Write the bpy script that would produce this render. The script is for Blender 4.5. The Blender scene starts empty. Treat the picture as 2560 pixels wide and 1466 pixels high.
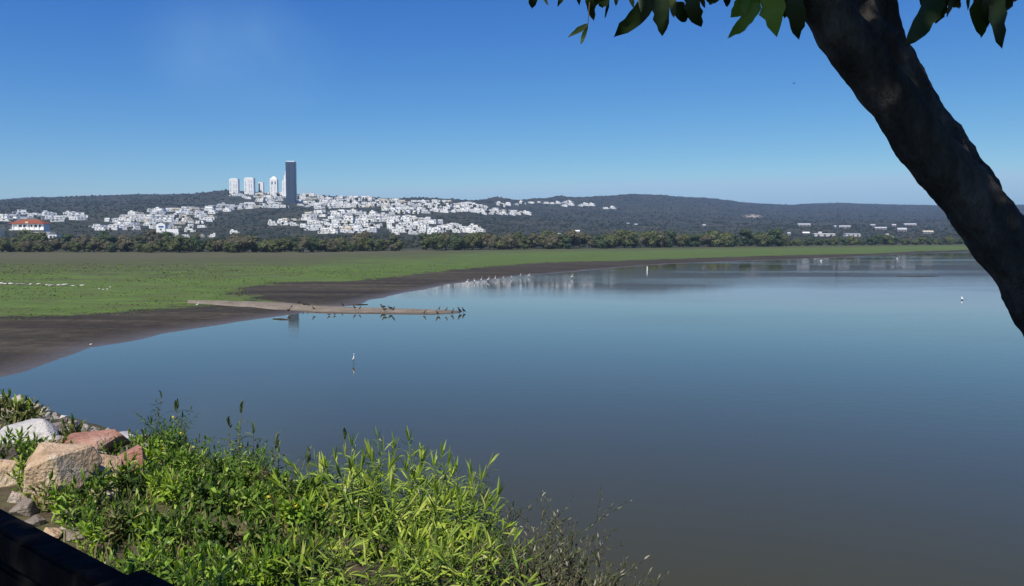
import bpy, bmesh, math, random
import numpy as np
from mathutils import Vector, Matrix, Euler, noise as mnoise

random.seed(11)
rng = np.random.default_rng(11)
R = math.radians
scene = bpy.context.scene

# ------------------------------------------------------------------ camera
CAM_H = 8.0
FPX = 1950.0                       # focal length in photo pixels (photo 2560 x 1466)
HORIZON = 606.0
PITCH = math.atan((733.0 - HORIZON) / FPX)
cam_data = bpy.data.cameras.new('camera')
cam = bpy.data.objects.new('camera', cam_data)
scene.collection.objects.link(cam)
cam.location = (0, 0, CAM_H)
cam.rotation_euler = (R(90) - PITCH, 0, 0)
cam_data.sensor_width = 36.0
cam_data.lens = FPX / 2560.0 * 36.0
cam_data.clip_start = 0.05
cam_data.clip_end = 20000.0
scene.camera = cam

# ------------------------------------------------------------------ sky, sun, exposure
SUN_EL, SUN_DIR = 50.0, (-0.34, -0.94)          # sun stands behind the viewer, a little to the left
_l = math.hypot(*SUN_DIR)
SUN = Vector((SUN_DIR[0] / _l * math.cos(R(SUN_EL)), SUN_DIR[1] / _l * math.cos(R(SUN_EL)), math.sin(R(SUN_EL))))
world = bpy.data.worlds.new('World')
scene.world = world
world.use_nodes = True
wn, wl = world.node_tree.nodes, world.node_tree.links
wn.clear()
w_out = wn.new('ShaderNodeOutputWorld')
w_bg = wn.new('ShaderNodeBackground')
w_sky = wn.new('ShaderNodeTexSky')
w_sky.sky_type = 'NISHITA'
w_sky.sun_disc = False
w_sky.sun_elevation = R(SUN_EL)
w_sky.sun_rotation = math.atan2(SUN.x, SUN.y)
w_sky.altitude = 1900.0
w_sky.air_density = 1.0
w_sky.dust_density = 0.6
w_sky.ozone_density = 2.5
w_bg.inputs['Strength'].default_value = 0.10
# one faint patch of thin high cloud, upper left of the view: soft blob in direction space broken up by noise
w_tc = wn.new('ShaderNodeTexCoord')
w_sub = wn.new('ShaderNodeVectorMath'); w_sub.operation = 'SUBTRACT'
_cv = Vector((-0.345, 1.0, 0.235)).normalized(); w_sub.inputs[1].default_value = _cv
w_scl = wn.new('ShaderNodeVectorMath'); w_scl.operation = 'MULTIPLY'; w_scl.inputs[1].default_value = (9.0, 9.0, 13.0)
w_len = wn.new('ShaderNodeVectorMath'); w_len.operation = 'LENGTH'
w_fal = wn.new('ShaderNodeMapRange'); w_fal.interpolation_type = 'SMOOTHSTEP'
for _k, _v in (('From Min', 1.25), ('From Max', 0.0), ('To Min', 0.0), ('To Max', 0.5)): w_fal.inputs[_k].default_value = _v
w_ns = wn.new('ShaderNodeTexNoise'); w_ns.inputs['Scale'].default_value = 7.0; w_ns.inputs['Detail'].default_value = 3.0
w_nr = wn.new('ShaderNodeMapRange'); w_nr.inputs['From Min'].default_value = 0.25; w_nr.inputs['From Max'].default_value = 0.7
w_rp = wn.new('ShaderNodeMath'); w_rp.operation = 'MULTIPLY'
wl.new(w_tc.outputs['Generated'], w_sub.inputs[0]); wl.new(w_sub.outputs[0], w_scl.inputs[0]); wl.new(w_scl.outputs[0], w_len.inputs[0])
wl.new(w_len.outputs['Value'], w_fal.inputs['Value']); wl.new(w_tc.outputs['Generated'], w_ns.inputs['Vector']); wl.new(w_ns.outputs['Fac'], w_nr.inputs['Value'])
wl.new(w_fal.outputs['Result'], w_rp.inputs[0]); wl.new(w_nr.outputs['Result'], w_rp.inputs[1])
# camera-like colour response of the clear sky: one power per channel
w_sep = wn.new('ShaderNodeSeparateColor'); w_gm = wn.new('ShaderNodeCombineColor')
for _ch, _ref, _pow, _val in (('Red', 3.86, 1.96, 2.75), ('Green', 5.39, 1.37, 5.25), ('Blue', 6.87, 0.65, 7.65)):
    _a = wn.new('ShaderNodeMath'); _a.operation = 'DIVIDE'; _a.inputs[1].default_value = _ref
    _b = wn.new('ShaderNodeMath'); _b.operation = 'POWER'; _b.inputs[1].default_value = _pow
    _c = wn.new('ShaderNodeMath'); _c.operation = 'MULTIPLY'; _c.inputs[1].default_value = _val
    wl.new(w_sep.outputs[_ch], _a.inputs[0]); wl.new(_a.outputs[0], _b.inputs[0]); wl.new(_b.outputs[0], _c.inputs[0])
    _d = wn.new('ShaderNodeMath'); _d.operation = 'MINIMUM'; _d.inputs[1].default_value = {'Red': 4.6, 'Green': 7.0, 'Blue': 8.9}[_ch]
    wl.new(_c.outputs[0], _d.inputs[0]); wl.new(_d.outputs[0], w_gm.inputs[_ch])
w_mx = wn.new('ShaderNodeMix'); w_mx.data_type = 'RGBA'
w_mx.inputs['B'].default_value = (2.6, 5.2, 8.0, 1)
wl.new(w_rp.outputs[0], w_mx.inputs['Factor'])
wl.new(w_sky.outputs['Color'], w_sep.inputs['Color'])
wl.new(w_gm.outputs['Color'], w_mx.inputs['A'])
wl.new(w_mx.outputs['Result'], w_bg.inputs['Color'])
wl.new(w_bg.outputs['Background'], w_out.inputs['Surface'])

sun_data = bpy.data.lights.new('sun', 'SUN')
sun_data.energy = 5.0
sun_data.angle = R(0.53)
sun_data.color = (1.0, 0.94, 0.83)
sun = bpy.data.objects.new('sun', sun_data)
scene.collection.objects.link(sun)
sun.rotation_euler = SUN.to_track_quat('Z', 'Y').to_euler()
sun.location = (0, -20, 40)

scene.view_settings.view_transform = 'Standard'
scene.view_settings.look = 'None'
scene.view_settings.exposure = 0.0
scene.view_settings.gamma = 1.0
scene.view_settings.use_curve_mapping = False
scene.cycles.max_bounces = 6
scene.cycles.volume_bounces = 0
scene.cycles.transparent_max_bounces = 8

# ------------------------------------------------------------------ helpers
COL = scene.collection.objects

def mesh_np(name, V, F, smooth=False, attrs=None):
    me = bpy.data.meshes.new(name)
    V = np.asarray(V, dtype=np.float32).reshape(-1, 3)
    if isinstance(F, np.ndarray):
        k = F.shape[1]
        me.vertices.add(len(V)); me.vertices.foreach_set('co', V.ravel())
        me.loops.add(F.size); me.loops.foreach_set('vertex_index', F.astype(np.int32).ravel())
        me.polygons.add(len(F)); me.polygons.foreach_set('loop_start', np.arange(0, F.size, k, dtype=np.int32))
        me.update(calc_edges=True)
    else:
        me.from_pydata(V.tolist(), [], F)
        me.update()
    if smooth:
        me.polygons.foreach_set('use_smooth', np.ones(len(me.polygons), dtype=bool))
    for k_, v_ in (attrs or {}).items():
        a = me.attributes.new(k_, 'FLOAT', 'POINT')
        a.data.foreach_set('value', np.asarray(v_, dtype=np.float32).ravel())
    return me

def add(name, me, mat=None, parent=None, loc=None, rot=None, scale=None, label=None, cat=None, group=None, kind=None):
    o = bpy.data.objects.new(name, me)
    COL.link(o)
    if mat is not None and me is not None and len(me.materials) == 0:
        me.materials.append(mat)
    if parent is not None:
        o.parent = parent
    if loc is not None: o.location = loc
    if rot is not None: o.rotation_euler = rot
    if scale is not None: o.scale = scale if hasattr(scale, '__len__') else (scale,) * 3
    if label: o['label'] = label
    if cat: o['category'] = cat
    if group: o['group'] = group
    if kind: o['kind'] = kind
    return o

def box_geo(boxes):
    """boxes: (cx,cy,cz,sx,sy,sz[,yaw]) full sizes -> V,F of all of them"""
    V, F = [], []
    for b in boxes:
        cx, cy, cz, sx, sy, sz = b[:6]
        a = b[6] if len(b) > 6 else 0.0
        n = len(V)
        for dx, dy, dz in ((-1,-1,-1),(1,-1,-1),(1,1,-1),(-1,1,-1),(-1,-1,1),(1,-1,1),(1,1,1),(-1,1,1)):
            x, y = dx*sx/2, dy*sy/2
            V.append((cx + x*math.cos(a) - y*math.sin(a), cy + x*math.sin(a) + y*math.cos(a), cz + dz*sz/2))
        F += [[n+i for i in f] for f in ((0,3,2,1),(4,5,6,7),(0,1,5,4),(1,2,6,5),(2,3,7,6),(3,0,4,7))]
    return V, F

def box_mesh(name, boxes):
    V, F = box_geo(boxes)
    return mesh_np(name, V, F)

def ray(px, py):
    """direction (y = 1) of the view ray through a photo pixel"""
    dx, dv = (px - 1280.0) / FPX, (733.0 - py) / FPX
    y = math.cos(PITCH) + dv * math.sin(PITCH)
    z = -math.sin(PITCH) + dv * math.cos(PITCH)
    return Vector((dx / y, 1.0, z / y))

def at(px, py, depth):
    return Vector((0, 0, CAM_H)) + ray(px, py) * depth

def hit(px, py, z=0.0):
    r = ray(px, py)
    return Vector((0, 0, CAM_H)) + r * ((z - CAM_H) / r.z)

def slope_of(py):
    return np.tan(np.arctan((733.0 - np.asarray(py, float)) / FPX) - PITCH)

def nz(x, y, seed=0, octaves=4):
    """cheap smooth value noise in -1..1 (numpy)"""
    x = np.asarray(x, float); y = np.asarray(y, float)
    out = 0.0; amp = 1.0; tot = 0.0
    for o in range(octaves):
        xi, yi = np.floor(x), np.floor(y)
        fx, fy = x - xi, y - yi
        fx = fx*fx*(3-2*fx); fy = fy*fy*(3-2*fy)
        def h(a, b):
            v = np.sin(a*127.1 + b*311.7 + (seed + o*17)*74.7) * 43758.5453
            return v - np.floor(v)
        v = (h(xi, yi)*(1-fx) + h(xi+1, yi)*fx)*(1-fy) + (h(xi, yi+1)*(1-fx) + h(xi+1, yi+1)*fx)*fy
        out = out + amp*(v*2-1); tot += amp
        amp *= 0.5; x = x*2.03 + 5.2; y = y*2.03 + 1.7
    return out / tot

# ------------------------------------------------------------------ material helpers
class NT:
    def __init__(self, name):
        self.m = bpy.data.materials.new(name); self.m.use_nodes = True
        self.t = self.m.node_tree; self.t.nodes.clear()
        self.out = self.t.nodes.new('ShaderNodeOutputMaterial')
    def n(self, typ, **kw):
        nd = self.t.nodes.new(typ)
        for k, v in kw.items():
            if k.startswith('i_'):
                nd.inputs[k[2:].replace('_', ' ')].default_value = v
            else:
                setattr(nd, k, v)
        return nd
    def l(self, a, b): self.t.links.new(a, b)
    def noise(self, scale, detail=4, rough=0.55, vec=None):
        nd = self.n('ShaderNodeTexNoise'); nd.inputs['Scale'].default_value = scale
        nd.inputs['Detail'].default_value = detail; nd.inputs['Roughness'].default_value = rough
        if vec is not None: self.l(vec, nd.inputs['Vector'])
        return nd.outputs['Fac']
    def ramp(self, fac, stops):
        nd = self.n('ShaderNodeValToRGB')
        cr = nd.color_ramp
        while len(cr.elements) < len(stops): cr.elements.new(0.5)
        for e, (p, c) in zip(cr.elements, stops):
            e.position = p; e.color = (*c, 1) if len(c) == 3 else c
        if fac is not None: self.l(fac, nd.inputs['Fac'])
        return nd.outputs['Color']
    def mix(self, fac, a, b, blend='MIX'):
        nd = self.n('ShaderNodeMix', data_type='RGBA', blend_type=blend)
        for s, v in (('Factor', fac), ('A', a), ('B', b)):
            if hasattr(v, 'is_linked'): self.l(v, nd.inputs[s])
            elif s == 'Factor': nd.inputs[s].default_value = v
            else: nd.inputs[s].default_value = (*v, 1)
        return nd.outputs['Result']
    def math(self, op, a, b=None, clamp=False):
        nd = self.n('ShaderNodeMath', operation=op, use_clamp=clamp)
        for i, v in enumerate((a, b)):
            if v is None: continue
            if hasattr(v, 'is_linked'): self.l(v, nd.inputs[i])
            else: nd.inputs[i].default_value = v
        return nd.outputs[0]
    def mapr(self, v, a, b, c=0.0, d=1.0):
        nd = self.n('ShaderNodeMapRange')
        self.l(v, nd.inputs['Value'])
        for k, x in zip(('From Min', 'From Max', 'To Min', 'To Max'), (a, b, c, d)): nd.inputs[k].default_value = x
        return nd.outputs['Result']
    def attr(self, name):
        return self.n('ShaderNodeAttribute', attribute_name=name).outputs['Fac']
    def pos(self):
        return self.n('ShaderNodeNewGeometry').outputs['Position']
    def obj(self):
        return self.n('ShaderNodeTexCoord').outputs['Object']
    def bump(self, h, strength=0.4, dist=0.05):
        nd = self.n('ShaderNodeBump'); nd.inputs['Strength'].default_value = strength; nd.inputs['Distance'].default_value = dist
        self.l(h, nd.inputs['Height'])
        return nd.outputs['Normal']
    def bsdf(self, color, rough=0.8, spec=0.3, normal=None, metallic=0.0):
        nd = self.n('ShaderNodeBsdfPrincipled')
        if hasattr(color, 'is_linked'): self.l(color, nd.inputs['Base Color'])
        else: nd.inputs['Base Color'].default_value = (*color, 1)
        if hasattr(rough, 'is_linked'): self.l(rough, nd.inputs['Roughness'])
        else: nd.inputs['Roughness'].default_value = rough
        nd.inputs['Specular IOR Level'].default_value = spec
        nd.inputs['Metallic'].default_value = metallic
        if normal is not None: self.l(normal, nd.inputs['Normal'])
        return nd
    def done(self, sh):
        self.l(sh.outputs[0] if hasattr(sh, 'outputs') else sh, self.out.inputs['Surface'])
        return self.m

def simple(name, color, rough=0.8, spec=0.3, var=0.15, scale=3.0, bump=0.0, metallic=0.0):
    t = NT(name)
    p = t.obj()
    f = t.noise(scale, 5, vec=p)
    lo = tuple(c*(1-var) for c in color); hi = tuple(min(1, c*(1+var)) for c in color)
    c = t.ramp(f, [(0.3, lo), (0.7, hi)])
    nrm = t.bump(f, bump, 0.05) if bump else None
    return t.done(t.bsdf(c, rough, spec, nrm, metallic))

def leaf_mat(name, stops, trans=0.35, rough=0.45, spec=0.4):
    """leaf colour runs over stops by a per-leaf tint plus the object's own random number"""
    t = NT(name)
    oi = t.n('ShaderNodeObjectInfo').outputs['Random']
    f = t.math('FRACT', t.math('ADD', t.attr('tint'), oi))
    c = t.ramp(f, stops)
    b = t.bsdf(c, rough, spec)
    tr = t.n('ShaderNodeBsdfTranslucent')
    t.l(t.mix(1.0, c, (1.0, 1.0, 0.45), 'MULTIPLY'), tr.inputs['Color'])
    mx = t.n('ShaderNodeMixShader'); mx.inputs[0].default_value = trans
    t.l(b.outputs[0], mx.inputs[1]); t.l(tr.outputs[0], mx.inputs[2])
    return t.done(mx)
# ------------------------------------------------------------------ far land: one heightfield sheet
SKYLINE = [(-1500,515),(-600,508),(0,502),(100,495),(240,489),(400,486),(520,481),(570,477),(640,481),(740,484),(800,487),(900,490),(1000,494),(1100,496),
           (1180,500),(1240,495),(1300,500),(1340,498),(1400,490),(1440,492),(1560,486),(1660,487),(1760,494),(1840,503),(1900,510),
           (1990,513),(2090,508),(2200,511),(2330,514),(2560,512),(3200,516),(4060,520)]
COLS = [(-1500,[(480,633),(700,612),(1000,592),(1300,568),(1700,545),(3300,515)]),
        (0,   [(500,632),(750,608),(1000,586),(1300,556),(1700,533),(3300,502)]),
        (300, [(505,633),(750,609),(1050,593),(1400,565),(1800,527),(3300,488)]),
        (560, [(515,633),(750,611),(1050,592),(1500,560),(2100,515),(3000,478)]),
        (730, [(525,632),(760,611),(1100,590),(1600,547),(2200,512),(2900,484)]),
        (1000,[(590,629),(850,606),(1150,588),(1600,552),(2100,522),(2700,495)]),
        (1200,[(640,626),(900,606),(1250,584),(1700,560),(2300,520),(2900,501)]),
        (1330,[(655,624),(1000,604),(1400,587),(2000,562),(2800,527),(3600,499)]),
        (1600,[(730,621),(1100,603),(1500,588),(2200,562),(3200,530),(4400,486)]),
        (2000,[(860,616),(1150,602),(1500,588),(2000,568),(3200,549),(5400,513)]),
        (2300,[(960,613),(1250,600),(1600,588),(2100,568),(3300,549),(5600,513)]),
        (2560,[(1050,611),(1300,598),(1700,583),(2200,563),(3300,545),(5600,512)]),
        (4060,[(1150,611),(1400,598),(1800,585),(2300,566),(3300,550),(5600,520)])]
CU = np.array([c[0] for c in COLS], float)
CD = np.array([[k[0] for k in c[1]] for c in COLS], float)
CP = np.array([[k[1] for k in c[1]] for c in COLS], float)
SU = np.array([s[0] for s in SKYLINE], float); SP = np.array([s[1] for s in SKYLINE], float)

def column(u):
    d = np.array([np.interp(u, CU, CD[:, k]) for k in range(6)])
    p = np.array([np.interp(u, CU, CP[:, k]) for k in range(6)])
    p[5] = np.interp(u, SU, SP)
    z = CAM_H + slope_of(p) * d
    dd = np.concatenate([d, [d[5]*1.12, d[5]*1.35, 9000.0]])
    zz = np.concatenate([z, [z[5]*0.9, z[5]*0.6, z[5]*0.3]])
    return dd, zz

SHORE_PX = [(-1500,1300),(-900,1110),(-300,1000),(0,945),(60,932),(110,914),(160,894),(230,870),(280,862),(330,853),(420,833),(500,821),(600,804),(700,790),(745,783),
            (800,774),(885,763),(905,757),(950,746),(1000,735),(1060,725),(1130,711),(1210,701),(1330,688),(1420,681),(1500,673),(1600,665),(1700,659),
            (1900,652),(2060,646),(2170,641),(2300,634),(2430,630),(2560,628),(3000,627),(4200,627)]
GRASS_PX = [(-1500,900),(-600,830),(0,803),(90,791),(200,787),(330,781),(450,771),(520,764),(600,759),(640,755),(622,742),(592,724),(640,714),(700,708),(800,705),(900,703),
            (1000,691),(1100,680),(1200,671),(1300,663),(1400,658),(1550,654),(1700,649),(1900,643),(2050,639),(2170,636),(2300,630),(2430,627),(2560,625.5),(3000,625),(4200,625)]

def poly_sd(line, X, Y):
    """signed distance to an open polyline running left to right with land on its far side"""
    P = np.array(line)
    best = np.full(X.shape, 1e9)
    for a, b in zip(P[:-1], P[1:]):
        ab = b - a; L2 = (ab**2).sum()
        t = np.clip(((X-a[0])*ab[0] + (Y-a[1])*ab[1]) / L2, 0, 1)
        best = np.minimum(best, np.hypot(X-a[0]-t*ab[0], Y-a[1]-t*ab[1]))
    poly = np.vstack([P, [[9000, P[-1,1]], [9000, 12000], [-12000, 12000], [-12000, P[0,1]]]])
    inside = np.zeros(X.shape, bool)
    j = len(poly) - 1
    for i in range(len(poly)):
        xi, yi = poly[i]; xj, yj = poly[j]
        if yi != yj:
            c = ((yi > Y) != (yj > Y)) & (X < (xj-xi)*(Y-yi)/(yj-yi) + xi)
            inside ^= c
        j = i
    return np.where(inside, best, -best)

SHORE = [tuple(hit(px, py, 0.0)[:2]) for px, py in SHORE_PX]
GRASS = [tuple(hit(px, py, 0.25)[:2]) for px, py in GRASS_PX]

def u_of(x, y): return 1280.0 + FPX * (x / y) * 1.002
def x_of(u, y): return (u - 1280.0) / FPX / 1.002 * y

def land(U, D, full=False):
    """heights (and masks) at arrays of photo column U and depth D"""
    U = np.atleast_1d(np.asarray(U, float)); D = np.atleast_1d(np.asarray(D, float))
    X, Y = x_of(U, D), D
    sd = poly_sd(SHORE, X, Y)
    sd = sd + nz(X/9.0, Y/9.0, 3, 3) * np.clip(D/90, 0.5, 4.0) * 0.9
    Yt = np.interp(U, CU, CD[:, 0])
    Zt = CAM_H + slope_of(np.interp(U, CU, CP[:, 0])) * Yt
    zl = np.where(sd > 0, Zt*(1-np.exp(-np.maximum(sd, 0)/140.0)) + 0.10*(1-np.exp(-np.maximum(sd, 0)/3.0)), np.maximum(sd*0.06, -1.2))
    zl = zl + np.where(sd > 0, np.clip(sd/30, 0, 1)*0.05*nz(X/6, Y/6, 7, 3), 0)
    zf = np.empty_like(zl)
    u0 = np.round(U/4)*4
    for u in np.unique(u0):
        m = u0 == u
        dd, zz = column(u)
        zf[m] = np.interp(D[m], dd, zz)
    far = np.clip((D-Yt)/900.0, 0, 1)
    zf = zf + far*(nz(X/260, Y/260, 21, 4)*np.clip(D/300, 0, 9.0) + nz(X/60, Y/60, 5, 3)*2.2)
    w = np.clip((D-(Yt-70))/70, 0, 1); w = w*w*(3-2*w)
    Z = zl*(1-w) + zf*w
    if not full: return Z
    gd = poly_sd(GRASS, X, Y)
    frac = np.clip(np.maximum(gd, 0)/(np.maximum(gd, 0)+np.maximum(Yt-D, 1.0)), 0, 1)
    return X, Y, Z, sd, gd, frac, np.clip((D-Yt)/60, 0, 1)

def ground_pt(u, d):
    return Vector((float(x_of(u, d)), d, float(land(u, d)[0])))

def depth_of(u, py, lo=None):
    """depth at which the far hillside shows at photo row py in column u"""
    dd, zz = column(u)
    t = np.linspace(dd[0] if lo is None else lo, dd[5], 400)
    z = np.interp(t, dd, zz)
    s = (z - CAM_H)/t
    want = float(slope_of(py))
    k = np.argmax(s >= want)
    return float(t[k]) if s[k] >= want else float(t[-1])

uu = np.concatenate([np.linspace(-1400, -60, 50), np.linspace(-40, 2600, 480), np.linspace(2630, 4000, 46)])
dd_ = np.exp(np.linspace(math.log(30), math.log(7500), 370))
UU, DD = np.meshgrid(uu, dd_)
X, Y, Z, SD, GD, FR, FO = land(UU.ravel(), DD.ravel(), True)
nr, nc = UU.shape
idx = np.arange(nr*nc).reshape(nr, nc)
F = np.stack([idx[:-1, :-1], idx[:-1, 1:], idx[1:, 1:], idx[1:, :-1]], -1).reshape(-1, 4)
# bare-earth scars on the far hills (cut slopes), in map coordinates
bare = np.zeros(len(X))
for (px, py, wpx, hpx, a) in [(1880,541,38,5,1.0),(1795,540,34,8,.35),(1760,548,40,5,.25),(1560,508,50,4,.35),(1590,512,40,4,.3),(2100,534,60,3,.25),(240,500,30,3,.25),(1500,520,60,3,.3)]:
    d0 = depth_of(px, py)
    du = (UU.ravel()-px)/wpx; dp = (Z-CAM_H)/DD.ravel() - float(slope_of(py))
    bare = np.maximum(bare, a*np.exp(-du**2*2 - (dp*FPX/hpx)**2)*(np.abs(DD.ravel()-d0) < 900))
keep = np.ones(len(F), bool)
me = mesh_np('terrain', np.stack([X, Y, Z], -1), F[keep], True, {'mud': SD, 'grassd': GD, 'frac': FR, 'forest': FO, 'bare': bare, 'lush': np.clip((UU.ravel()-700)/600, 0, 1)})

t = NT('terrain')
p = t.pos()
n1 = t.noise(0.035, 6, 0.6, p); n2 = t.noise(0.6, 5, 0.6, p); n3 = t.noise(3.5, 4, 0.6, p); n4 = t.noise(0.012, 4, 0.5, p); n5 = t.noise(0.11, 5, 0.65, p)
mp = t.n('ShaderNodeMapping'); mp.inputs['Scale'].default_value = (0.02, 0.16, 1.0); t.l(p, mp.inputs['Vector'])
streak = t.noise(1.0, 4, 0.6, mp.outputs['Vector'])
mud = t.ramp(t.math('ADD', t.math('MULTIPLY', streak, 0.6), t.math('MULTIPLY', n2, 0.4)), [(0.34, (0.026, 0.021, 0.013)), (0.5, (0.052, 0.042, 0.026)), (0.64, (0.098, 0.080, 0.052))])
wet = t.mapr(t.math('ADD', t.attr('mud'), t.math('MULTIPLY', n2, 1.5)), 0.6, 4.5)
mud = t.mix(wet, (0.118, 0.092, 0.058), mud)
mud = t.mix(t.mapr(n3, 0.58, 0.72, 0.0, 0.7), mud, (0.135, 0.115, 0.090))
mud = t.mix(t.mapr(n3, 0.42, 0.30, 0.0, 0.6), mud, (0.020, 0.017, 0.014))
gsel = t.math('MULTIPLY', t.attr('frac'), t.math('SUBTRACT', 1.75, t.math('MULTIPLY', t.attr('lush'), 0.75)))
gsel = t.math('ADD', gsel, t.math('MULTIPLY', t.math('SUBTRACT', n1, 0.5), 1.35))
gsel = t.math('ADD', gsel, t.math('MULTIPLY', t.math('SUBTRACT', streak, 0.5), 1.3))
gsel = t.math('SUBTRACT', gsel, t.math('MULTIPLY', t.attr('lush'), 0.28))
gr = t.ramp(gsel, [(0.0, (0.112, 0.168, 0.036)), (0.08, (0.136, 0.215, 0.040)), (0.20, (0.122, 0.168, 0.040)), (0.32, (0.108, 0.126, 0.042)), (0.62, (0.108, 0.112, 0.048)), (0.90, (0.108, 0.106, 0.048)), (1.0, (0.135, 0.120, 0.066))])
gr = t.mix(t.mapr(n3, 0.40, 0.66, 0.0, 0.75), gr, t.mix(0.6, gr, (0.03, 0.045, 0.014)))
n6 = t.noise(0.22, 4, 0.6, mp.outputs['Vector']); n7 = t.noise(2.6, 4, 0.65, mp.outputs['Vector'])
gr = t.mix(t.mapr(n7, 0.52, 0.62, 0.0, 0.55), gr, (0.100, 0.098, 0.042))
gr = t.mix(t.mapr(n7, 0.44, 0.34, 0.0, 0.5), gr, (0.070, 0.110, 0.026))
gr = t.mix(t.mapr(n2, 0.52, 0.72, 0.0, 0.6), gr, (0.062, 0.092, 0.022))
gr = t.mix(t.mapr(n5, 0.54, 0.66, 0.0, 0.6), gr, t.mix(t.attr('lush'), (0.105, 0.098, 0.045), gr))
gr = t.mix(t.mapr(n5, 0.44, 0.34, 0.0, 0.55), gr, t.mix(t.attr('frac'), (0.150, 0.215, 0.048), gr))
gr = t.mix(t.mapr(streak, 0.62, 0.70, 0.0, 0.45), gr, (0.045, 0.060, 0.018))
gd = t.math('ADD', t.attr('grassd'), t.math('MULTIPLY', t.math('SUBTRACT', n2, 0.5), 10.0))
gd = t.math('ADD', gd, t.math('MULTIPLY', t.math('SUBTRACT', n5, 0.5), 30.0))
gd = t.math('ADD', gd, t.math('MULTIPLY', t.math('SUBTRACT', n3, 0.5), 4.0))
base = t.mix(t.mapr(gd, -0.9, 1.6), mud, gr)
fo = t.ramp(t.math('ADD', t.math('MULTIPLY', n1, 0.5), t.math('MULTIPLY', n4, 0.5)), [(0.3, (0.024, 0.032, 0.020)), (0.48, (0.040, 0.046, 0.027)), (0.66, (0.085, 0.076, 0.050))])
base = t.mix(t.attr('forest'), base, fo)
base = t.mix(t.mapr(t.math('ADD', t.attr('bare'), t.math('MULTIPLY', t.math('SUBTRACT', n1, 0.5), 0.5)), 0.3, 0.9), base, (0.42, 0.36, 0.29))
nrm = t.bump(t.math('ADD', t.math('MULTIPLY', n2, 0.7), t.math('MULTIPLY', n3, 0.3)), 0.6, 0.25)
rgh = t.mapr(t.math('ADD', t.attr('mud'), t.math('MULTIPLY', t.math('SUBTRACT', n2, 0.5), 3.0)), 0.0, 5.0, 0.35, 0.92)
ter_mat = t.done(t.bsdf(base, rgh, 0.2, nrm))
add('terrain', me, ter_mat, kind='structure', label='far shore of mud, green meadow and wooded hills')

# ------------------------------------------------------------------ water
t = NT('water')
p = t.pos()
mp = t.n('ShaderNodeMapping'); mp.inputs['Scale'].default_value = (0.7, 1.0, 1.0); t.l(p, mp.inputs['Vector'])
w1 = t.noise(1.6, 3, 0.5, mp.outputs['Vector']); w2 = t.noise(7.0, 2, 0.5, mp.outputs['Vector'])
mp2 = t.n('ShaderNodeMapping'); mp2.inputs['Scale'].default_value = (0.35, 1.0, 1.0); mp2.inputs['Rotation'].default_value = (0, 0, 0.15); t.l(p, mp2.inputs['Vector'])
wind = t.noise(0.022, 4, 0.55, mp2.outputs['Vector'])
patch = t.mapr(wind, 0.42, 0.62, 0.30, 1.0)
h = t.math('MULTIPLY', t.math('ADD', w1, t.math('MULTIPLY', w2, 0.16)), patch)
nrm = t.bump(h, 0.40, 0.020)
b = t.bsdf(t.ramp(t.noise(0.03, 3, 0.5, p), [(0.3, (0.053, 0.047, 0.001)), (0.7, (0.061, 0.053, 0.003))]), t.mapr(wind, 0.45, 0.66, 0.02, 0.12), 0.5, nrm)
b.inputs['IOR'].default_value = 1.46
water_mat = t.done(b)
wv = [(-9000, -60, 0), (9000, -60, 0), (9000, 9000, 0), (-9000, 9000, 0)]
add('water', mesh_np('water', wv, [[0, 1, 2, 3]]), water_mat, kind='structure', label='calm grey blue reservoir water')

# ------------------------------------------------------------------ near embankment
B0, B1 = hit(0, 990), hit(1545, 1466)
BD = (B1 - B0).normalized(); BN = Vector((BD.y, -BD.x, 0))      # along the dam, and towards the crest
if BN.dot(-B0) < 0: BN = -BN
def bank_s(x, y): return (x-B0.x)*BN.x + (y-B0.y)*BN.y
CREST_S, CREST_Z = 12.4, 6.42
def bank_z(x, y):
    x = np.asarray(x, float); y = np.asarray(y, float)
    s = bank_s(x, y)
    z = np.interp(s, [-10, 0, 6, 9.5, 11.2, 12.2, 13.0], [-4, 0, 2.2, 3.9, 5.1, 6.2, CREST_Z])
    return z + 0.10*nz(x/1.3, y/1.3, 31, 4)*np.clip((CREST_S+0.6-s), 0.15, 1)
def bank_hit(px, py):
    r = ray(px, py)
    D = np.linspace(1.2, 60, 3000)
    zr = CAM_H + r.z*D
    g = bank_z(r.x*D, D)
    k = int(np.argmax(zr <= g))
    return Vector((r.x*D[k], D[k], float(g[k])))
a_ = np.concatenate([np.linspace(-70, 5, 60), np.linspace(5.6, 50, 170), np.linspace(51, 120, 30)])
s_ = np.concatenate([np.linspace(-4, 14, 110), np.linspace(14.5, 40, 24)])
A, S = np.meshgrid(a_, s_)
X = B0.x + BD.x*A + BN.x*S; Y = B0.y + BD.y*A + BN.y*S
Z = bank_z(X.ravel(), Y.ravel())
nr, nc = A.shape
idx = np.arange(nr*nc).reshape(nr, nc)
F = np.stack([idx[:-1, :-1], idx[1:, :-1], idx[1:, 1:], idx[:-1, 1:]], -1).reshape(-1, 4)
if BD.x*BN.y - BD.y*BN.x > 0: F = F[:, ::-1]
me = mesh_np('embankment', np.stack([X.ravel(), Y.ravel(), Z], -1), F, True)
t = NT('embankment')
p = t.pos()
n1 = t.noise(1.2, 6, 0.6, p); n2 = t.noise(9, 5, 0.6, p)
c = t.ramp(t.math('ADD', t.math('MULTIPLY', n1, 0.6), t.math('MULTIPLY', n2, 0.4)), [(0.3, (0.05, 0.04, 0.025)), (0.5, (0.11, 0.088, 0.055)), (0.62, (0.10, 0.11, 0.04)), (0.75, (0.20, 0.165, 0.115))])
add('embankment', me, t.done(t.bsdf(c, 0.95, 0.1, t.bump(n2, 0.8, 0.06))), kind='structure', label='sloping earth and rock embankment below the viewer')

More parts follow.
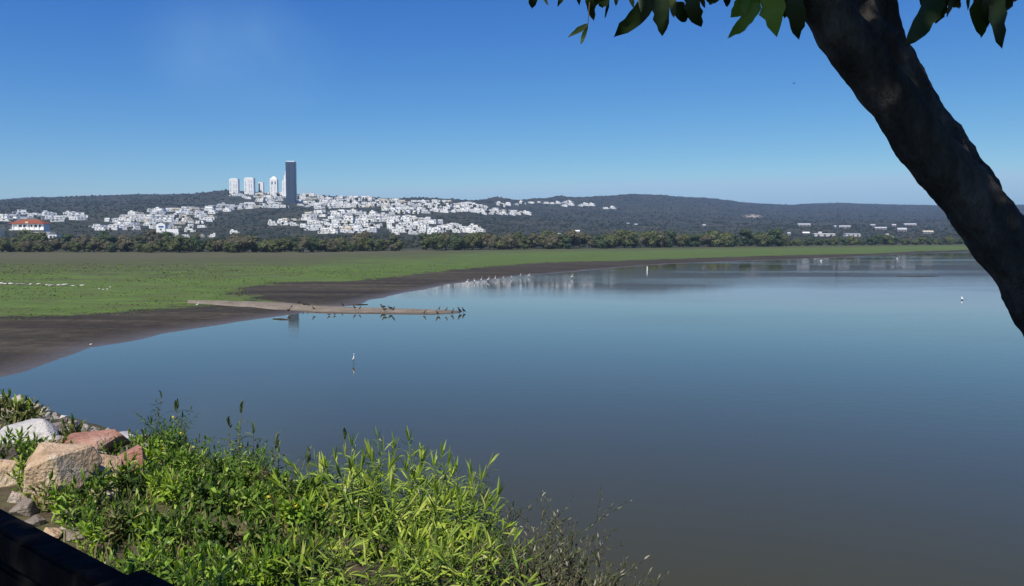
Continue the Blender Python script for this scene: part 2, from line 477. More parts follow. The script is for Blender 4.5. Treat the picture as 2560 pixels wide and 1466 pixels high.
# sandbar running out into the water
def loft_mound(name, pts, mat, **kw):
    """pts: (pixel x, pixel y of far edge, pixel y of near edge, crest height)"""
    V = []; rows = []
    dense = []
    for (a, b) in zip(pts[:-1], pts[1:]):
        for k in range(8):
            f = k/8; dense.append([a[i]*(1-f)+b[i]*f for i in range(4)])
    dense.append(list(pts[-1]))
    m = 9
    for i, (px, yf, yn, hgt) in enumerate(dense):
        pf, pn = hit(px, yf), hit(px, yn)
        for j in range(m):
            f = j/(m-1)
            q = pn.lerp(pf, f)
            ed = 0.9*float(nz(q.x/3.1, (j > 4)*40, 12, 4)) + 1.1*float(nz(q.x/11.0, (j > 4)*30, 14, 2))
            q.y += ed*abs(f-.5)*2
            prof = math.sin(math.pi*f)**0.7
            V.append((q.x, q.y, -0.06 + (hgt+0.06)*prof + 0.03*float(nz(q.x, q.y, 9, 3))*prof))
    n = len(dense)
    idx = np.arange(n*m).reshape(n, m)
    Fq = np.stack([idx[:-1, :-1], idx[1:, :-1], idx[1:, 1:], idx[:-1, 1:]], -1).reshape(-1, 4)
    return add(name, mesh_np(name, V, Fq, True), mat, **kw)
t = NT('sand'); p = t.pos()
n1 = t.noise(0.5, 5, 0.6, p); n2 = t.noise(4, 5, 0.6, p)
c = t.ramp(t.math('ADD', t.math('MULTIPLY', n1, 0.6), t.math('MULTIPLY', n2, 0.4)), [(0.3, (0.12, 0.098, 0.072)), (0.5, (0.23, 0.19, 0.14)), (0.7, (0.33, 0.28, 0.21))])
sep = t.n('ShaderNodeSeparateXYZ'); t.l(p, sep.inputs[0])
c = t.mix(t.mapr(t.math('ADD', sep.outputs['Z'], t.math('MULTIPLY', n2, 0.12)), 0.08, 0.20), (0.085, 0.068, 0.050), c)
sand_mat = t.done(t.bsdf(c, 0.9, 0.15, t.bump(n2, 0.5, 0.05)))
loft_mound('sandbar', [(470,757,763,.50),(560,757,768,.50),(700,760,777,.48),(800,766,783,.36),(900,769,784,.28),(1000,771,785.5,.24),(1080,773,787,.20),(1125,775,786,.14),(1152,778,784,.03)], sand_mat,
           kind='structure', label='pale sandbar running out from the mud into the water')
HAZE = 0.00010
# ------------------------------------------------------------------ shared materials
M = {}
M['white'] = simple('white_plaster', (0.84, 0.83, 0.80), 0.85, 0.2, 0.06, 0.4)
M['offwhite'] = simple('offwhite_plaster', (0.78, 0.76, 0.72), 0.85, 0.2, 0.07, 0.4)
M['cream'] = simple('cream_plaster', (0.68, 0.60, 0.46), 0.85, 0.2, 0.08, 0.4)
M['pgrey'] = simple('pale_grey_plaster', (0.52, 0.52, 0.53), 0.85, 0.2, 0.08, 0.4)
M['grey'] = simple('grey_concrete', (0.22, 0.22, 0.225), 0.85, 0.2, 0.12, 0.4)
M['window'] = simple('dark_window_glass', (0.035, 0.04, 0.05), 0.12, 0.5, 0.3, 0.6)
M['blue'] = simple('blue_window', (0.03, 0.11, 0.30), 0.2, 0.5, 0.2, 0.6)
M['door'] = simple('dark_door', (0.10, 0.07, 0.05), 0.6, 0.3, 0.2, 1.0)
M['roofslab'] = simple('pale_roof_slab', (0.66, 0.64, 0.60), 0.9, 0.2, 0.1, 0.4)
M['terracotta'] = simple('terracotta_tiles', (0.288, 0.084, 0.036), 0.8, 0.2, 0.3, 1.4)
M['brownroof'] = simple('brown_tiles', (0.20, 0.115, 0.075), 0.8, 0.2, 0.3, 1.4)
M['tank'] = simple('black_tank', (0.03, 0.03, 0.03), 0.5, 0.3, 0.1, 1.0)
M['steel'] = simple('dark_steel', (0.06, 0.065, 0.075), 0.5, 0.4, 0.1, 1.0)
M['trunk'] = simple('grey_bark', (0.085, 0.068, 0.05), 0.9, 0.1, 0.3, 6.0, 0.5)
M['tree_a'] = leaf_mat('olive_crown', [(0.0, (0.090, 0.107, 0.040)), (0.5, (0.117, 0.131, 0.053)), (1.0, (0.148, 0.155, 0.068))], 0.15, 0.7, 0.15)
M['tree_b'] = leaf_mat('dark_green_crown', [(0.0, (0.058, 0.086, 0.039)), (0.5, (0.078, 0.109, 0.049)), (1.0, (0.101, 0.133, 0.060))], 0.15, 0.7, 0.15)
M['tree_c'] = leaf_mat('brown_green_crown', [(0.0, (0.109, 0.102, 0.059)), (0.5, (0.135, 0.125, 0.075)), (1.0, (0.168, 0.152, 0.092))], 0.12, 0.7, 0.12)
# ------------------------------------------------------------------ tree kinds (shared meshes)
def blob(center, rad, seed, sub=1):
    bm = bmesh.new(); bmesh.ops.create_icosphere(bm, subdivisions=sub, radius=1.0)
    V = []
    for v in bm.verts:
        k = 1 + 0.25*mnoise.noise(v.co*1.7 + Vector((seed*3.1, seed, 0)))
        V.append((center[0]+v.co.x*rad[0]*k, center[1]+v.co.y*rad[1]*k, center[2]+v.co.z*rad[2]*k))
    F = [[v.index for v in f.verts] for f in bm.faces]
    bm.free(); return V, F

def tube(pts, rads, n=7, bump=0.0, seed=0, cap=True):
    """swept tube through 3-D points"""
    V, F = [], []
    pts = [Vector(p) for p in pts]
    prev = None
    for i, p in enumerate(pts):
        d = (pts[min(i+1, len(pts)-1)] - pts[max(i-1, 0)]).normalized()
        a = d.orthogonal().normalized() if prev is None else (prev - d*prev.dot(d)).normalized()
        prev = a; b = d.cross(a)
        for k in range(n):
            th = 2*math.pi*k/n
            r = rads[i]
            if bump:
                q = p + (a*math.cos(th) + b*math.sin(th))*r
                r *= 1 + bump*mnoise.noise(q*7 + Vector((seed, 0, 0))) + bump*0.6*mnoise.noise(q*19 + Vector((seed, 3, 0))) + bump*0.35*mnoise.noise(q*48 + Vector((seed, 9, 0)))
            V.append(tuple(p + (a*math.cos(th) + b*math.sin(th))*r))
    for i in range(len(pts)-1):
        for k in range(n):
            k2 = (k+1) % n
            F.append([i*n+k, i*n+k2, (i+1)*n+k2, (i+1)*n+k])
    if cap:
        F.append(list(range(n))[::-1]); F.append([(len(pts)-1)*n+k for k in range(n)])
    return V, F

def merge(parts):
    V, F = [], []
    for v, f in parts:
        n = len(V); V += [tuple(x) for x in v]; F += [[n+i for i in q] for q in f]
    return V, F

def crown_mesh(name, seed, lobes, nleaf, size, flat=0.8):
    """crown made of many small leaf-clump faces over uneven lobes, with a loose dark core"""
    rs = np.random.default_rng(seed)
    V, F, T = [], [], []
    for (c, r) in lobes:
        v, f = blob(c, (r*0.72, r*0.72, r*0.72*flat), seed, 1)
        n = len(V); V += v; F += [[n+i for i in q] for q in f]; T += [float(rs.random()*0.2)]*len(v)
    tot = sum(r*r for _, r in lobes)
    for (c, r) in lobes:
        for _ in range(int(nleaf*r*r/tot)):
            d = Vector(rs.normal(size=3)).normalized()
            q = Vector(c) + Vector((d.x*r, d.y*r, d.z*r*flat))*float(0.72 + 0.36*rs.random()**0.8)
            if q.z < 0.02: continue
            s = size*float(0.6+0.9*rs.random())
            nn = (d + Vector(rs.normal(size=3))*0.32).normalized()
            a = nn.orthogonal().normalized(); a.rotate(Matrix.Rotation(float(rs.random()*6.28), 3, nn)); b = nn.cross(a)
            n = len(V)
            V += [tuple(q + a*s*.6), tuple(q + b*s*.55 + nn*s*.12), tuple(q - a*s*.6 + nn*s*.05), tuple(q - b*s*.5)]
            F.append([n, n+1, n+2, n+3])
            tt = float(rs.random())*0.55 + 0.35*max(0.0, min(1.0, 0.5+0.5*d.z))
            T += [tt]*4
    return mesh_np(name, V, F, False, {'tint': T})

def trunk_mesh(name, h, r, seed, forks=3, spread=0.5):
    rs = random.Random(seed)
    parts = [tube([(0, 0, -0.4), (0.05*h*rs.uniform(-1, 1), 0, h*0.5), (0.08*h*rs.uniform(-1, 1), 0.05*h, h)], [r*1.25, r*0.9, r*0.6], 6)]
    for k in range(forks):
        a = rs.uniform(0, 6.28); l = h*rs.uniform(0.8, 1.3)
        parts.append(tube([(0, 0, h*0.75), (math.cos(a)*l*spread*.5, math.sin(a)*l*spread*.5, h*0.9+l*.3), (math.cos(a)*l*spread, math.sin(a)*l*spread, h+l*.6)], [r*.55, r*.35, r*.12], 5))
    return mesh_np(name, *merge(parts))

def ordinal(n):
    return f"{n}{'th' if 10 <= n % 100 <= 20 else {1: 'st', 2: 'nd', 3: 'rd'}.get(n % 10, 'th')}"
PENDING = {}
def later(o, u, what, where):
    PENDING.setdefault((what, where), []).append((u, o))
def settle():
    """label look-alikes by their place from the left within their own kind and row"""
    for (what, where), lst in PENDING.items():
        lst.sort(key=lambda e: e[0])
        for i, (u, o) in enumerate(lst):
            if len(lst) == 1: o['label'] = f"the only {what} {where}"
            else: o['label'] = f"{ordinal(i+1)} {what} from the left {where}"
TREE_KIND = []       # (crown, trunk) in a tree 1 unit ~ 1 m, about 10 m tall
def lobes_for(seed, wide, tall, n):
    rs = random.Random(seed); L = []
    for k in range(n):
        a = rs.uniform(0, 6.28); rr = wide*rs.uniform(0.1, 0.62)
        L.append(((math.cos(a)*rr, math.sin(a)*rr, tall*rs.uniform(0.22, 0.78)), wide*rs.uniform(0.34, 0.52)))
    return L
for i, (mat, wide, tall) in enumerate([('tree_a', 5.0, 9.5), ('tree_b', 4.6, 10.0), ('tree_c', 5.2, 8.0), ('tree_a', 5.8, 8.0), ('tree_b', 4.0, 8.5), ('tree_c', 4.2, 10.5), ('tree_a', 3.6, 10.5)]):
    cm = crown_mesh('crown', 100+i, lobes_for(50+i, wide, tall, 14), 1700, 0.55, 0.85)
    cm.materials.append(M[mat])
    tm = trunk_mesh('trunk', tall*0.35, 0.28, 30+i); tm.materials.append(M['trunk'])
    TREE_KIND.append((cm, tm, mat))
SMALL_KIND = []
for i, mat in enumerate(['tree_b', 'tree_a', 'tree_b', 'tree_c']):
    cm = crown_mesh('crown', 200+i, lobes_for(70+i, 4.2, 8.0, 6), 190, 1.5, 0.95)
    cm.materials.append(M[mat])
    tm = trunk_mesh('trunk', 3.0, 0.25, 60+i, 2); tm.materials.append(M['trunk'])
    SMALL_KIND.append((cm, tm, mat))

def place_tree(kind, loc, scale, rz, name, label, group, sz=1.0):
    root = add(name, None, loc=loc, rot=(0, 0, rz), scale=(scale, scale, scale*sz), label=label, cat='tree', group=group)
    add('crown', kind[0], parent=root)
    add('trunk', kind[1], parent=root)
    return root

# tree belt along the far edge of the meadow; each tree at its own place on the land
def belt_gap(u):
    return 1000 < u < 1062
BELT = [(0, 420, 'at the left meadow end'), (420, 1005, 'below the white houses'),
        (1060, 1500, 'right of the belt gap'), (1500, 1960, 'below the long blue hill'), (1960, 2500, 'near the leaning trunk')]
KN = {'tree_a': 'olive green', 'tree_b': 'dark green', 'tree_c': 'brownish green'}
rs = random.Random(5)
for (ua, ub, where) in BELT:
    u = ua + 6
    while u < ub:
        if not belt_gap(u):
            ki = rs.choice([0, 1, 2, 3, 4, 5, 6, 2, 5, 0]) if u < 1960 else rs.choice([0, 1, 3, 4])
            k = TREE_KIND[ki]
            Yt = float(np.interp(u, CU, CD[:, 0]))
            d = Yt + rs.uniform(2, 28)
            hpx = rs.uniform(24, 44)
            if u < 420: hpx = rs.uniform(20, 36)
            if 1060 < u < 1960: hpx = rs.uniform(26, 46)
            if u > 1960: hpx = rs.uniform(12, 24)
            sc = hpx/FPX*d/9.0
            o = place_tree(k, ground_pt(u, d) - Vector((0, 0, 0.5*sc)), sc*rs.uniform(1.0, 1.35), rs.uniform(0, 6.28), 'belt_tree',
                       'x', 'trees along the meadow edge', rs.uniform(0.8, 1.05))
            later(o, u, KN[k[2]] + ' front row tree', where)
            w = sc*9.5/d*FPX
            u += w*rs.uniform(0.36, 0.72)*(1.0 if u < 1960 else 1.7)
        else:
            u += 12
    # second row, higher up the slope
    u = ua + 3
    while u < ub:
        k = rs.choice(TREE_KIND)
        Yt = float(np.interp(u, CU, CD[:, 0]))
        d = Yt + rs.uniform(50, 190)
        hpx = rs.uniform(22, 40) if u < 1960 else rs.uniform(9, 16)
        sc = hpx/FPX*d/9.0
        o = place_tree(k, ground_pt(u, d) - Vector((0, 0, 0.5*sc)), sc*rs.uniform(1.0, 1.3), rs.uniform(0, 6.28), 'slope_tree',
                   'x', 'second row of trees above the meadow', rs.uniform(0.8, 1.1))
        later(o, u, KN[k[2]] + ' second row tree', where)
        u += sc*9.5/d*FPX*rs.uniform(0.65, 1.2)*(1.0 if u < 1960 else 1.6)

# ------------------------------------------------------------------ houses on the hillside
def in_poly(x, y, P):
    c = False; j = len(P)-1
    for i in range(len(P)):
        if (P[i][1] > y) != (P[j][1] > y) and x < (P[j][0]-P[i][0])*(y-P[i][1])/(P[j][1]-P[i][1])+P[i][0]: c = not c
        j = i
    return c

unit_win = box_mesh('window', [(0, 0, 0, 1, 1, 1)])
WIN = {}
def win_mesh(mat):
    if mat not in WIN:
        m = box_mesh('window', [(0, 0, 0, 1, 1, 1)]); m.materials.append(M[mat]); WIN[mat] = m
    return WIN[mat]

def house_kind(seed, wallmat):
    """a flat-roofed house of two or three volumes: wall mesh, roof mesh, and lists of windows, door, tank"""
    r = random.Random(seed)
    w, dpt = r.uniform(12, 17), r.uniform(8, 11)
    h1 = r.uniform(3.0, 3.6); h2 = r.uniform(2.9, 3.4)
    side = r.choice((-1, 1))
    w2 = w*r.uniform(0.5, 0.8); x2 = side*(w-w2)/2*r.uniform(0.3, 1.0)
    walls = [(0, 0, h1/2-2.0, w, dpt, h1+4.0), (x2, 0.8, h1+h2/2, w2, dpt-1.8, h2)]
    roofs = [(0, 0, h1+0.12, w+0.5, dpt+0.5, 0.24), (x2, 0.8, h1+h2+0.12, w2+0.6, dpt-1.2, 0.24)]
    wins = []
    fy, fy2 = -dpt/2-0.04, 0.8-(dpt-1.8)/2-0.04
    for k in range(r.choice((2, 3, 3))):
        wins.append((-w/2 + w*(k+0.6)/3.4, fy, h1*0.55, r.uniform(0.9, 1.9), 0.12, r.uniform(0.9, 1.4)))
    for k in range(r.choice((1, 2, 2))):
        wins.append((x2 - w2/2 + w2*(k+0.55)/2.3, fy2, h1+h2*0.5, r.uniform(0.9, 2.0), 0.12, r.uniform(0.9, 1.4)))
    wins.append((side*-1*(w/2+0.04), 0.3, h1*0.55, 0.12, r.uniform(1.5, 3), 1.3))
    if r.random() < 0.5:
        h3 = r.uniform(2.0, 2.6); walls.append((x2+side*w2*0.2, 1.5, h1+h2+h3/2, w2*0.35, 3.0, h3))
        roofs.append((x2+side*w2*0.2, 1.5, h1+h2+h3+0.1, w2*0.35+0.4, 3.4, 0.2))
    door = (-side*w*0.38, fy, 1.15, 2.4 if r.random() < .5 else 1.1, 0.12, 2.3)
    wm = box_mesh('wall', walls); wm.materials.append(M[wallmat])
    rm = box_mesh('roof', roofs); rm.materials.append(M['roofslab'] if wallmat != 'pgrey' else M['pgrey'])
    tank = (x2 - side*w2*0.25, 1.5, h1+h2+0.9) if r.random() < 0.35 else None
    return dict(wall=wm, roof=rm, wins=wins, door=door, tank=tank, h=h1+h2, w=w, mat=wallmat)
KINDS = [house_kind(300+i, m) for i, m in enumerate(['white', 'white', 'white', 'offwhite', 'white', 'offwhite', 'cream', 'pgrey', 'white', 'offwhite'])]
tank_me = mesh_np('water_tank', *tube([(0, 0, -0.7), (0, 0, 0.5), (0, 0, 0.75)], [0.75, 0.75, 0.3], 10)); tank_me.materials.append(M['tank'])
door_me = box_mesh('door', [(0, 0, 0, 1, 1, 1)]); door_me.materials.append(M['door'])
MATWORD = {'white': 'white', 'offwhite': 'off-white', 'cream': 'cream', 'pgrey': 'pale grey', 'grey': 'grey'}
def place_house(kd, loc, sc, rz, label, group, lean=False):
    root = add('hillside_house', None, loc=loc, rot=(0, 0, rz), scale=(sc*1.08, sc, max(0.62, sc*0.74)), label=label, cat='house', group=group)
    add('wall', kd['wall'], parent=root); add('roof', kd['roof'], parent=root)
    for (cx, cy, cz, sx, sy, sz) in (kd['wins'] if not lean else kd['wins'][:3]):
        add('window', win_mesh('window'), parent=root, loc=(cx, cy, cz), scale=(sx, sy, sz))
    c = kd['door']; add('door', door_me, parent=root, loc=c[:3], scale=c[3:])
    if kd['tank']: add('water_tank', tank_me, parent=root, loc=kd['tank'])
    return root

CLUST = [
 ([(0,540),(50,532),(200,534),(206,552),(150,556),(0,548)], 13, (26, 36), 'above the terracotta roof'),
 ([(232,566),(300,552),(340,537),(400,528),(470,520),(530,518),(545,545),(500,572),(420,572),(330,574),(260,584)], 52, (20, 32), 'in the dense left hill cluster'),
 ([(400,592),(470,578),(600,582),(640,596),(560,598),(470,600)], 7, (20, 30), 'under the left cluster'),
 ([(540,512),(660,506),(716,510),(716,520),(640,524),(540,530)], 15, (18, 28), 'on the terrace left of the tower'),
 ([(552,485),(600,482),(700,482),(716,496),(690,508),(640,503),(590,492)], 14, (18, 28), 'below the white towers'),
 ([(746,486),(800,490),(940,494),(1000,497),(985,520),(900,520),(800,520),(746,512)], 46, (16, 25), 'right of the dark tower'),
 ([(755,560),(770,532),(850,530),(950,536),(960,560),(935,586),(860,588),(800,582),(760,574)], 44, (20, 32), 'in the cluster below the dark tower'),
 ([(670,556),(745,548),(755,562),(700,566)], 5, (22, 32), 'in the dark strip'),
 ([(960,500),(1100,500),(1200,510),(1240,518),(1250,536),(1150,538),(1000,537),(960,534)], 62, (15, 24), 'in the upper right cluster'),
 ([(1255,524),(1330,528),(1330,536),(1260,536)], 7, (13, 20), 'at the pointed right end'),
 ([(960,540),(1020,542),(1090,556),(1205,576),(1200,584),(1100,584),(980,586)], 40, (18, 28), 'in the lower right cluster'),
 ([(1240,504),(1300,504),(1350,506),(1350,512),(1240,512)], 7, (14, 22), 'in the row beside the knoll'),
 ([(1345,506),(1450,510),(1540,518),(1530,522),(1440,518),(1345,513)], 12, (13, 22), 'on the long blue hill'),
]
HOUSE_SPOTS = []
rs = random.Random(9)
for (poly, cnt, wpx, where) in CLUST:
    xs = [p[0] for p in poly]; ys = [p[1] for p in poly]
    pts = []
    tries = 0
    mx = (wpx[0]+wpx[1])/2
    while len(pts) < cnt and tries < 6000:
        tries += 1
        x, y = rs.uniform(min(xs), max(xs)), rs.uniform(min(ys), max(ys))
        rowp = 7.5 + 0.1*(mx-20)
        y = round((y + 0.03*x)/rowp)*rowp - 0.03*x + rs.uniform(-1.3, 1.3)
        if not in_poly(x, y, poly): continue
        k = 0.78 if tries < 3000 else 0.55
        if all(((x-a)/(mx*k))**2 + ((y-b)/(mx*0.30*k))**2 > 1 for a, b in pts): pts.append((x, y))
    for (x, y) in pts:
        d = depth_of(x, y+2)
        g = ground_pt(x, d)
        kd = rs.choice(KINDS)
        sc = rs.uniform(*wpx)*rs.choice((0.62, 0.75, 0.85, 0.95, 1.1))/FPX*d/kd['w']
        sc = max(0.55, min(sc, 2.0))
        HOUSE_SPOTS.append((x, y, d))
        o = place_house(kd, g, sc, math.atan2(-g.x, g.y)+rs.uniform(-0.45, 0.45), 'x', 'houses ' + where, d > 1700)
        later(o, x, MATWORD[kd['mat']] + ' house', where)
print('houses', len(HOUSE_SPOTS))

# the many smaller houses packed between and behind them, too many to count: one mass
rs = random.Random(29); BX = []; BW = []
for ci, (poly, cnt, wpx, where) in enumerate(CLUST):
    if ci in (2, 7, 11, 12): continue
    xs = [p[0] for p in poly]; ys = [p[1] for p in poly]; k = 0
    while k < cnt*1.5:
        x, y = rs.uniform(min(xs), max(xs)), rs.uniform(min(ys), max(ys))
        rowp = 7.5 + 0.1*((wpx[0]+wpx[1])/2-20)
        y = round((y + 0.03*x)/rowp)*rowp - 0.03*x + rs.uniform(-1.0, 1.0)
        if not in_poly(x, y, poly): continue
        k += 1
        d = depth_of(x, y+1)*1.012; g = ground_pt(x, d); q = d/FPX
        w, hh, dp = rs.uniform(8, 17)*q, rs.uniform(3.2, 6.2), rs.uniform(6, 11)
        a = math.atan2(-g.x, g.y)+rs.uniform(-.4, .4)
        BX.append((g.x, g.y, g.z+hh/2-2, w, dp, hh+4, a))
        for j in range(2):
            ox = (j-.5)*w*.5
            BW.append((g.x+math.cos(a)*ox+math.sin(a)*(dp/2+.05), g.y+math.sin(a)*ox-math.cos(a)*(dp/2+.05), g.z+hh*.55, w*.16, .15, 1.3, a))
mass = add('packed_houses', box_mesh('packed_houses', BX), M['white'], label='mass of small white houses packed between the larger ones', cat='houses', kind='stuff')
add('window', box_mesh('window', BW), M['window'], parent=mass, kind='stuff')
# garden trees between the houses
rs = random.Random(19)
for (poly, cnt, wpx, where) in CLUST:
    spots = [p for p in HOUSE_SPOTS if in_poly(p[0], p[1], poly)]
    n = max(1, int(cnt*0.55))
    for k in range(n):
        x, y, d = rs.choice(spots)
        x += rs.uniform(-14, 14); y += rs.uniform(0, 5)
        d = depth_of(x, y+2)*0.985
        kd = rs.choice(SMALL_KIND)
        sc = rs.uniform(5, 9.5)/FPX*d/8.0
        o = place_tree(kd, ground_pt(x, d), sc, rs.uniform(0, 6.28), 'garden_tree', 'x', 'garden trees between the houses', rs.uniform(0.9, 1.4))
        later(o, x, KN[kd[2]] + ' garden tree', where)
settle()

# ------------------------------------------------------------------ villa with terracotta roof, left edge
def hip_roof(name, w, d, h, over=0.6, ridge=0.45):
    W, D = w/2+over, d/2+over; rdg = w*ridge/2
    V = [(-W,-D,0),(W,-D,0),(W,D,0),(-W,D,0),(-rdg,0,h),(rdg,0,h),(-W,-D,-.3),(W,-D,-.3),(W,D,-.3),(-W,D,-.3)]
    F = [[0,1,5,4],[1,2,5],[2,3,4,5],[3,0,4],[6,7,1,0],[7,8,2,1],[8,9,3,2],[9,6,0,3],[9,8,7,6]]
    return mesh_np(name, V, F)
def gable_roof(name, w, d, h, over=0.5, t=0.25):
    W, D = w/2+over, d/2+over
    V = [(-W,-D,0),(W,-D,0),(W,D,0),(-W,D,0),(0,-D,h),(0,D,h),(-W,-D,-t),(W,-D,-t),(W,D,-t),(-W,D,-t),(0,-D,h-t),(0,D,h-t)]
    F = [[0,4,5,3],[4,1,2,5],[6,9,11,10],[10,11,8,7],[0,6,10,4],[4,10,7,1],[3,5,11,9],[5,2,8,11],[0,3,9,6],[1,7,8,2]]
    return mesh_np(name, V, F)

def part_boxes(root, name, boxes, mat, **kw):
    return add(name, box_mesh(name, boxes), M[mat], parent=root, **kw)
def windows(root, lst, mat='window', frame=None):
    for c in lst:
        w = add('window', win_mesh(mat), parent=root, loc=c[:3], scale=c[3:])

d = 900.0; q = d/FPX             # metres per photo pixel at the villa
g = ground_pt(75, d); zb = CAM_H + float(slope_of(571))*d
root = add('villa', None, loc=(g.x, d, zb), rot=(0, 0, 0.08), label='two storey villa with wide terracotta hipped roof at the left edge', cat='house')
part_boxes(root, 'wall', [(2, 0, 0.5, 34, 14, 9.0)], 'offwhite')
part_boxes(root, 'wall', [(-13, -1.5, 0.2, 9, 10, 8.0)], 'grey')
r1 = add('roof', hip_roof('roof', 36, 17, 4.2, 1.0, 0.6), M['terracotta'], parent=root, loc=(1, 0, 5.2))
r2 = add('roof', hip_roof('roof', 27, 10, 3.0, 1.0, 0.5), M['brownroof'], parent=root, loc=(-2, 5, 8.2), label='upper brown tiled roof')
part_boxes(root, 'wall', [(-2, 5, 6.6, 24, 8, 3.2)], 'offwhite')
part_boxes(r1, 'gable_end', [(0.5, -8.2, 1.2, 3.4, 0.6, 2.0)], 'cream')
windows(root, [(-6+k*4.2, -7.1, 2.4, 2.6, 0.2, 2.6) for k in range(6)])
part_boxes(root, 'terrace', [(3, -9.5, -2.0, 38, 6, 0.8)], 'white')
for k in range(6): part_boxes(root, 'column', [(-14+k*5.6, -8.4, 1.4, 0.6, 0.6, 6.8)], 'white')
g2 = at(95, 596, 870)
root = add('villa', None, loc=(g2.x, g2.y, g2.z), rot=(0, 0, 0.05), label='low white villa with open dark loggias below the terracotta roof', cat='house')
part_boxes(root, 'wall', [(-1, 0, 1.5, 30, 10, 9.5)], 'white')
part_boxes(root, 'wall', [(18, -1, 0.6, 10, 9, 7.0)], 'offwhite')
part_boxes(root, 'roof', [(0, 0, 6.6, 33, 12, 0.7)], 'roofslab'); part_boxes(root, 'roof', [(18, -1, 4.4, 11, 10, 0.5)], 'roofslab')
windows(root, [(-9, -5.1, 2.6, 9, 0.3, 2.6), (4, -5.1, 2.2, 8, 0.3, 3.4), (-5, -5.1, 5.3, 18, 0.3, 1.3), (17, -5.6, 1.6, 3, .3, 2), (20.5, -5.6, 1.6, 2, .3, 2)])
part_boxes(root, 'garden_wall', [(-3, -9, -2.0, 34, 0.6, 3.0)], 'white')
g3 = at(-6, 590, 880)
root = add('villa', None, loc=g3, label='cream house cut off by the left edge of the picture', cat='house')
part_boxes(root, 'wall', [(0, 0, 3, 11, 9, 13)], 'cream'); part_boxes(root, 'roof', [(0, 0, 9.7, 12, 10, 0.5)], 'roofslab'); windows(root, [(3, -4.6, 6, 1.6, .2, 2), (3, -4.6, 2, 1.6, .2, 2)])

# white gabled house with blue window
dg = 1050.0; g = at(405, 578, dg)
root = add('gabled_house', None, loc=g, rot=(0, 0, 0.1), label='tall white gabled house with blue shutters below the left cluster', cat='house')
part_boxes(root, 'wall', [(0, 0, 3.2, 11.5, 10, 13)], 'white')
V = [(-5.75,-5,9.7),(5.75,-5,9.7),(0,-5,12.2),(-5.75,5,9.7),(5.75,5,9.7),(0,5,12.2)]
add('gable', mesh_np('gable', V, [[0,1,2],[3,5,4],[0,3,4,1],[1,4,5,2],[0,2,5,3]]), M['white'], parent=root)
add('roof', gable_roof('roof', 11.5, 10.6, 3.0, 0.7), M['grey'], parent=root, loc=(0, 0, 9.85))
windows(root, [(0.6, -5.1, 5.6, 6.5, .2, 2.2)], 'blue'); windows(root, [(0.2, -5.1, 2.0, 2.2, .2, 2.2)])
part_boxes(root, 'garden_wall', [(13, -3, 0.4, 18, 0.8, 4.6)], 'white')
# ------------------------------------------------------------------ towers
def tower_base(px, py):
    d = depth_of(px, py); return d, ground_pt(px, d)
def white_tower(px0, px1, ptop, pbase, label, depth, style):
    pc = (px0+px1)/2
    d = depth; q = d/FPX
    zt = CAM_H + float(slope_of(ptop))*d; zb = min(CAM_H + float(slope_of(pbase))*d, float(land(pc, d)[0])) - 4
    w = (px1-px0)*q; h = zt - zb
    root = add('tower_block', None, loc=(float(x_of(pc, d)), d, zb), rot=(0, 0, 0.06), label=label, cat='tower', group='white towers on the ridge')
    dep = w*0.75
    part_boxes(root, 'wall', [(0, 0, h/2, w, dep, h)], 'white')
    if style == 'flat':
        part_boxes(root, 'roof', [(0, 0, h+0.4, w*0.7, dep*0.7, 3.0)], 'offwhite')
    if style == 'peak':
        V = [(-w/2,-dep/2,h),(w/2,-dep/2,h),(w/2,dep/2,h),(-w/2,dep/2,h),(-w*.12,0,h+w*.42),(w*.12,0,h+w*.42)]
        add('roof', mesh_np('roof', V, [[0,1,5,4],[1,2,5],[2,3,4,5],[3,0,4]]), M['white'], parent=root)
    if style == 'spire':
        part_boxes(root, 'roof', [(w*.1, 0, h+w*.5, w*.55, dep*.6, w*1.0), (w*.15, 0, h+w*1.35, w*.25, dep*.3, w*.8)], 'white')
    nfl = int(h/4.2)
    cols = {'flat': (-.34, .05, .3), 'peak': (-.28, .2), 'strip': (), 'spire': (-.25,)}[style]
    for cx in cols:
        for f in range(2, nfl-1):
            if (f*7+int(cx*100)) % 5 == 0: continue
            add('window', win_mesh('pgreyw'), parent=root, loc=(cx*w, -dep/2-.15, f*4.2), scale=(w*.10, .3, 1.9))
    if style == 'strip':
        add('window', win_mesh('window'), parent=root, loc=(-w*.30, -dep/2-.15, h*.48), scale=(w*.30, .3, h*.85))
    if style == 'peak':
        for cx in (-.16, .26): add('window', win_mesh('window'), parent=root, loc=(cx*w, -dep/2-.2, h*.80), scale=(w*.13, .4, h*.16))
    for f in range(1, nfl, 2):
        pass
    return root
M['pgreyw'] = simple('grey_window_glass', (0.20, 0.22, 0.25), 0.3, 0.5, 0.2, 0.6)
white_tower(579, 600, 448, 486, 'leftmost white tower block with faint grey window columns', 2750, 'flat')
white_tower(616, 639, 446, 486, 'broad white tower block second from the left on the ridge', 2750, 'flat')
white_tower(650, 662, 456, 482, 'short narrow white tower with one dark glass strip', 2800, 'strip')
white_tower(679, 697, 449, 488, 'white tower with peaked top and two dark openings', 2650, 'peak')
white_tower(709, 722, 452, 490, 'slender stepped white tower half hidden behind the dark tower', 2600, 'spire')

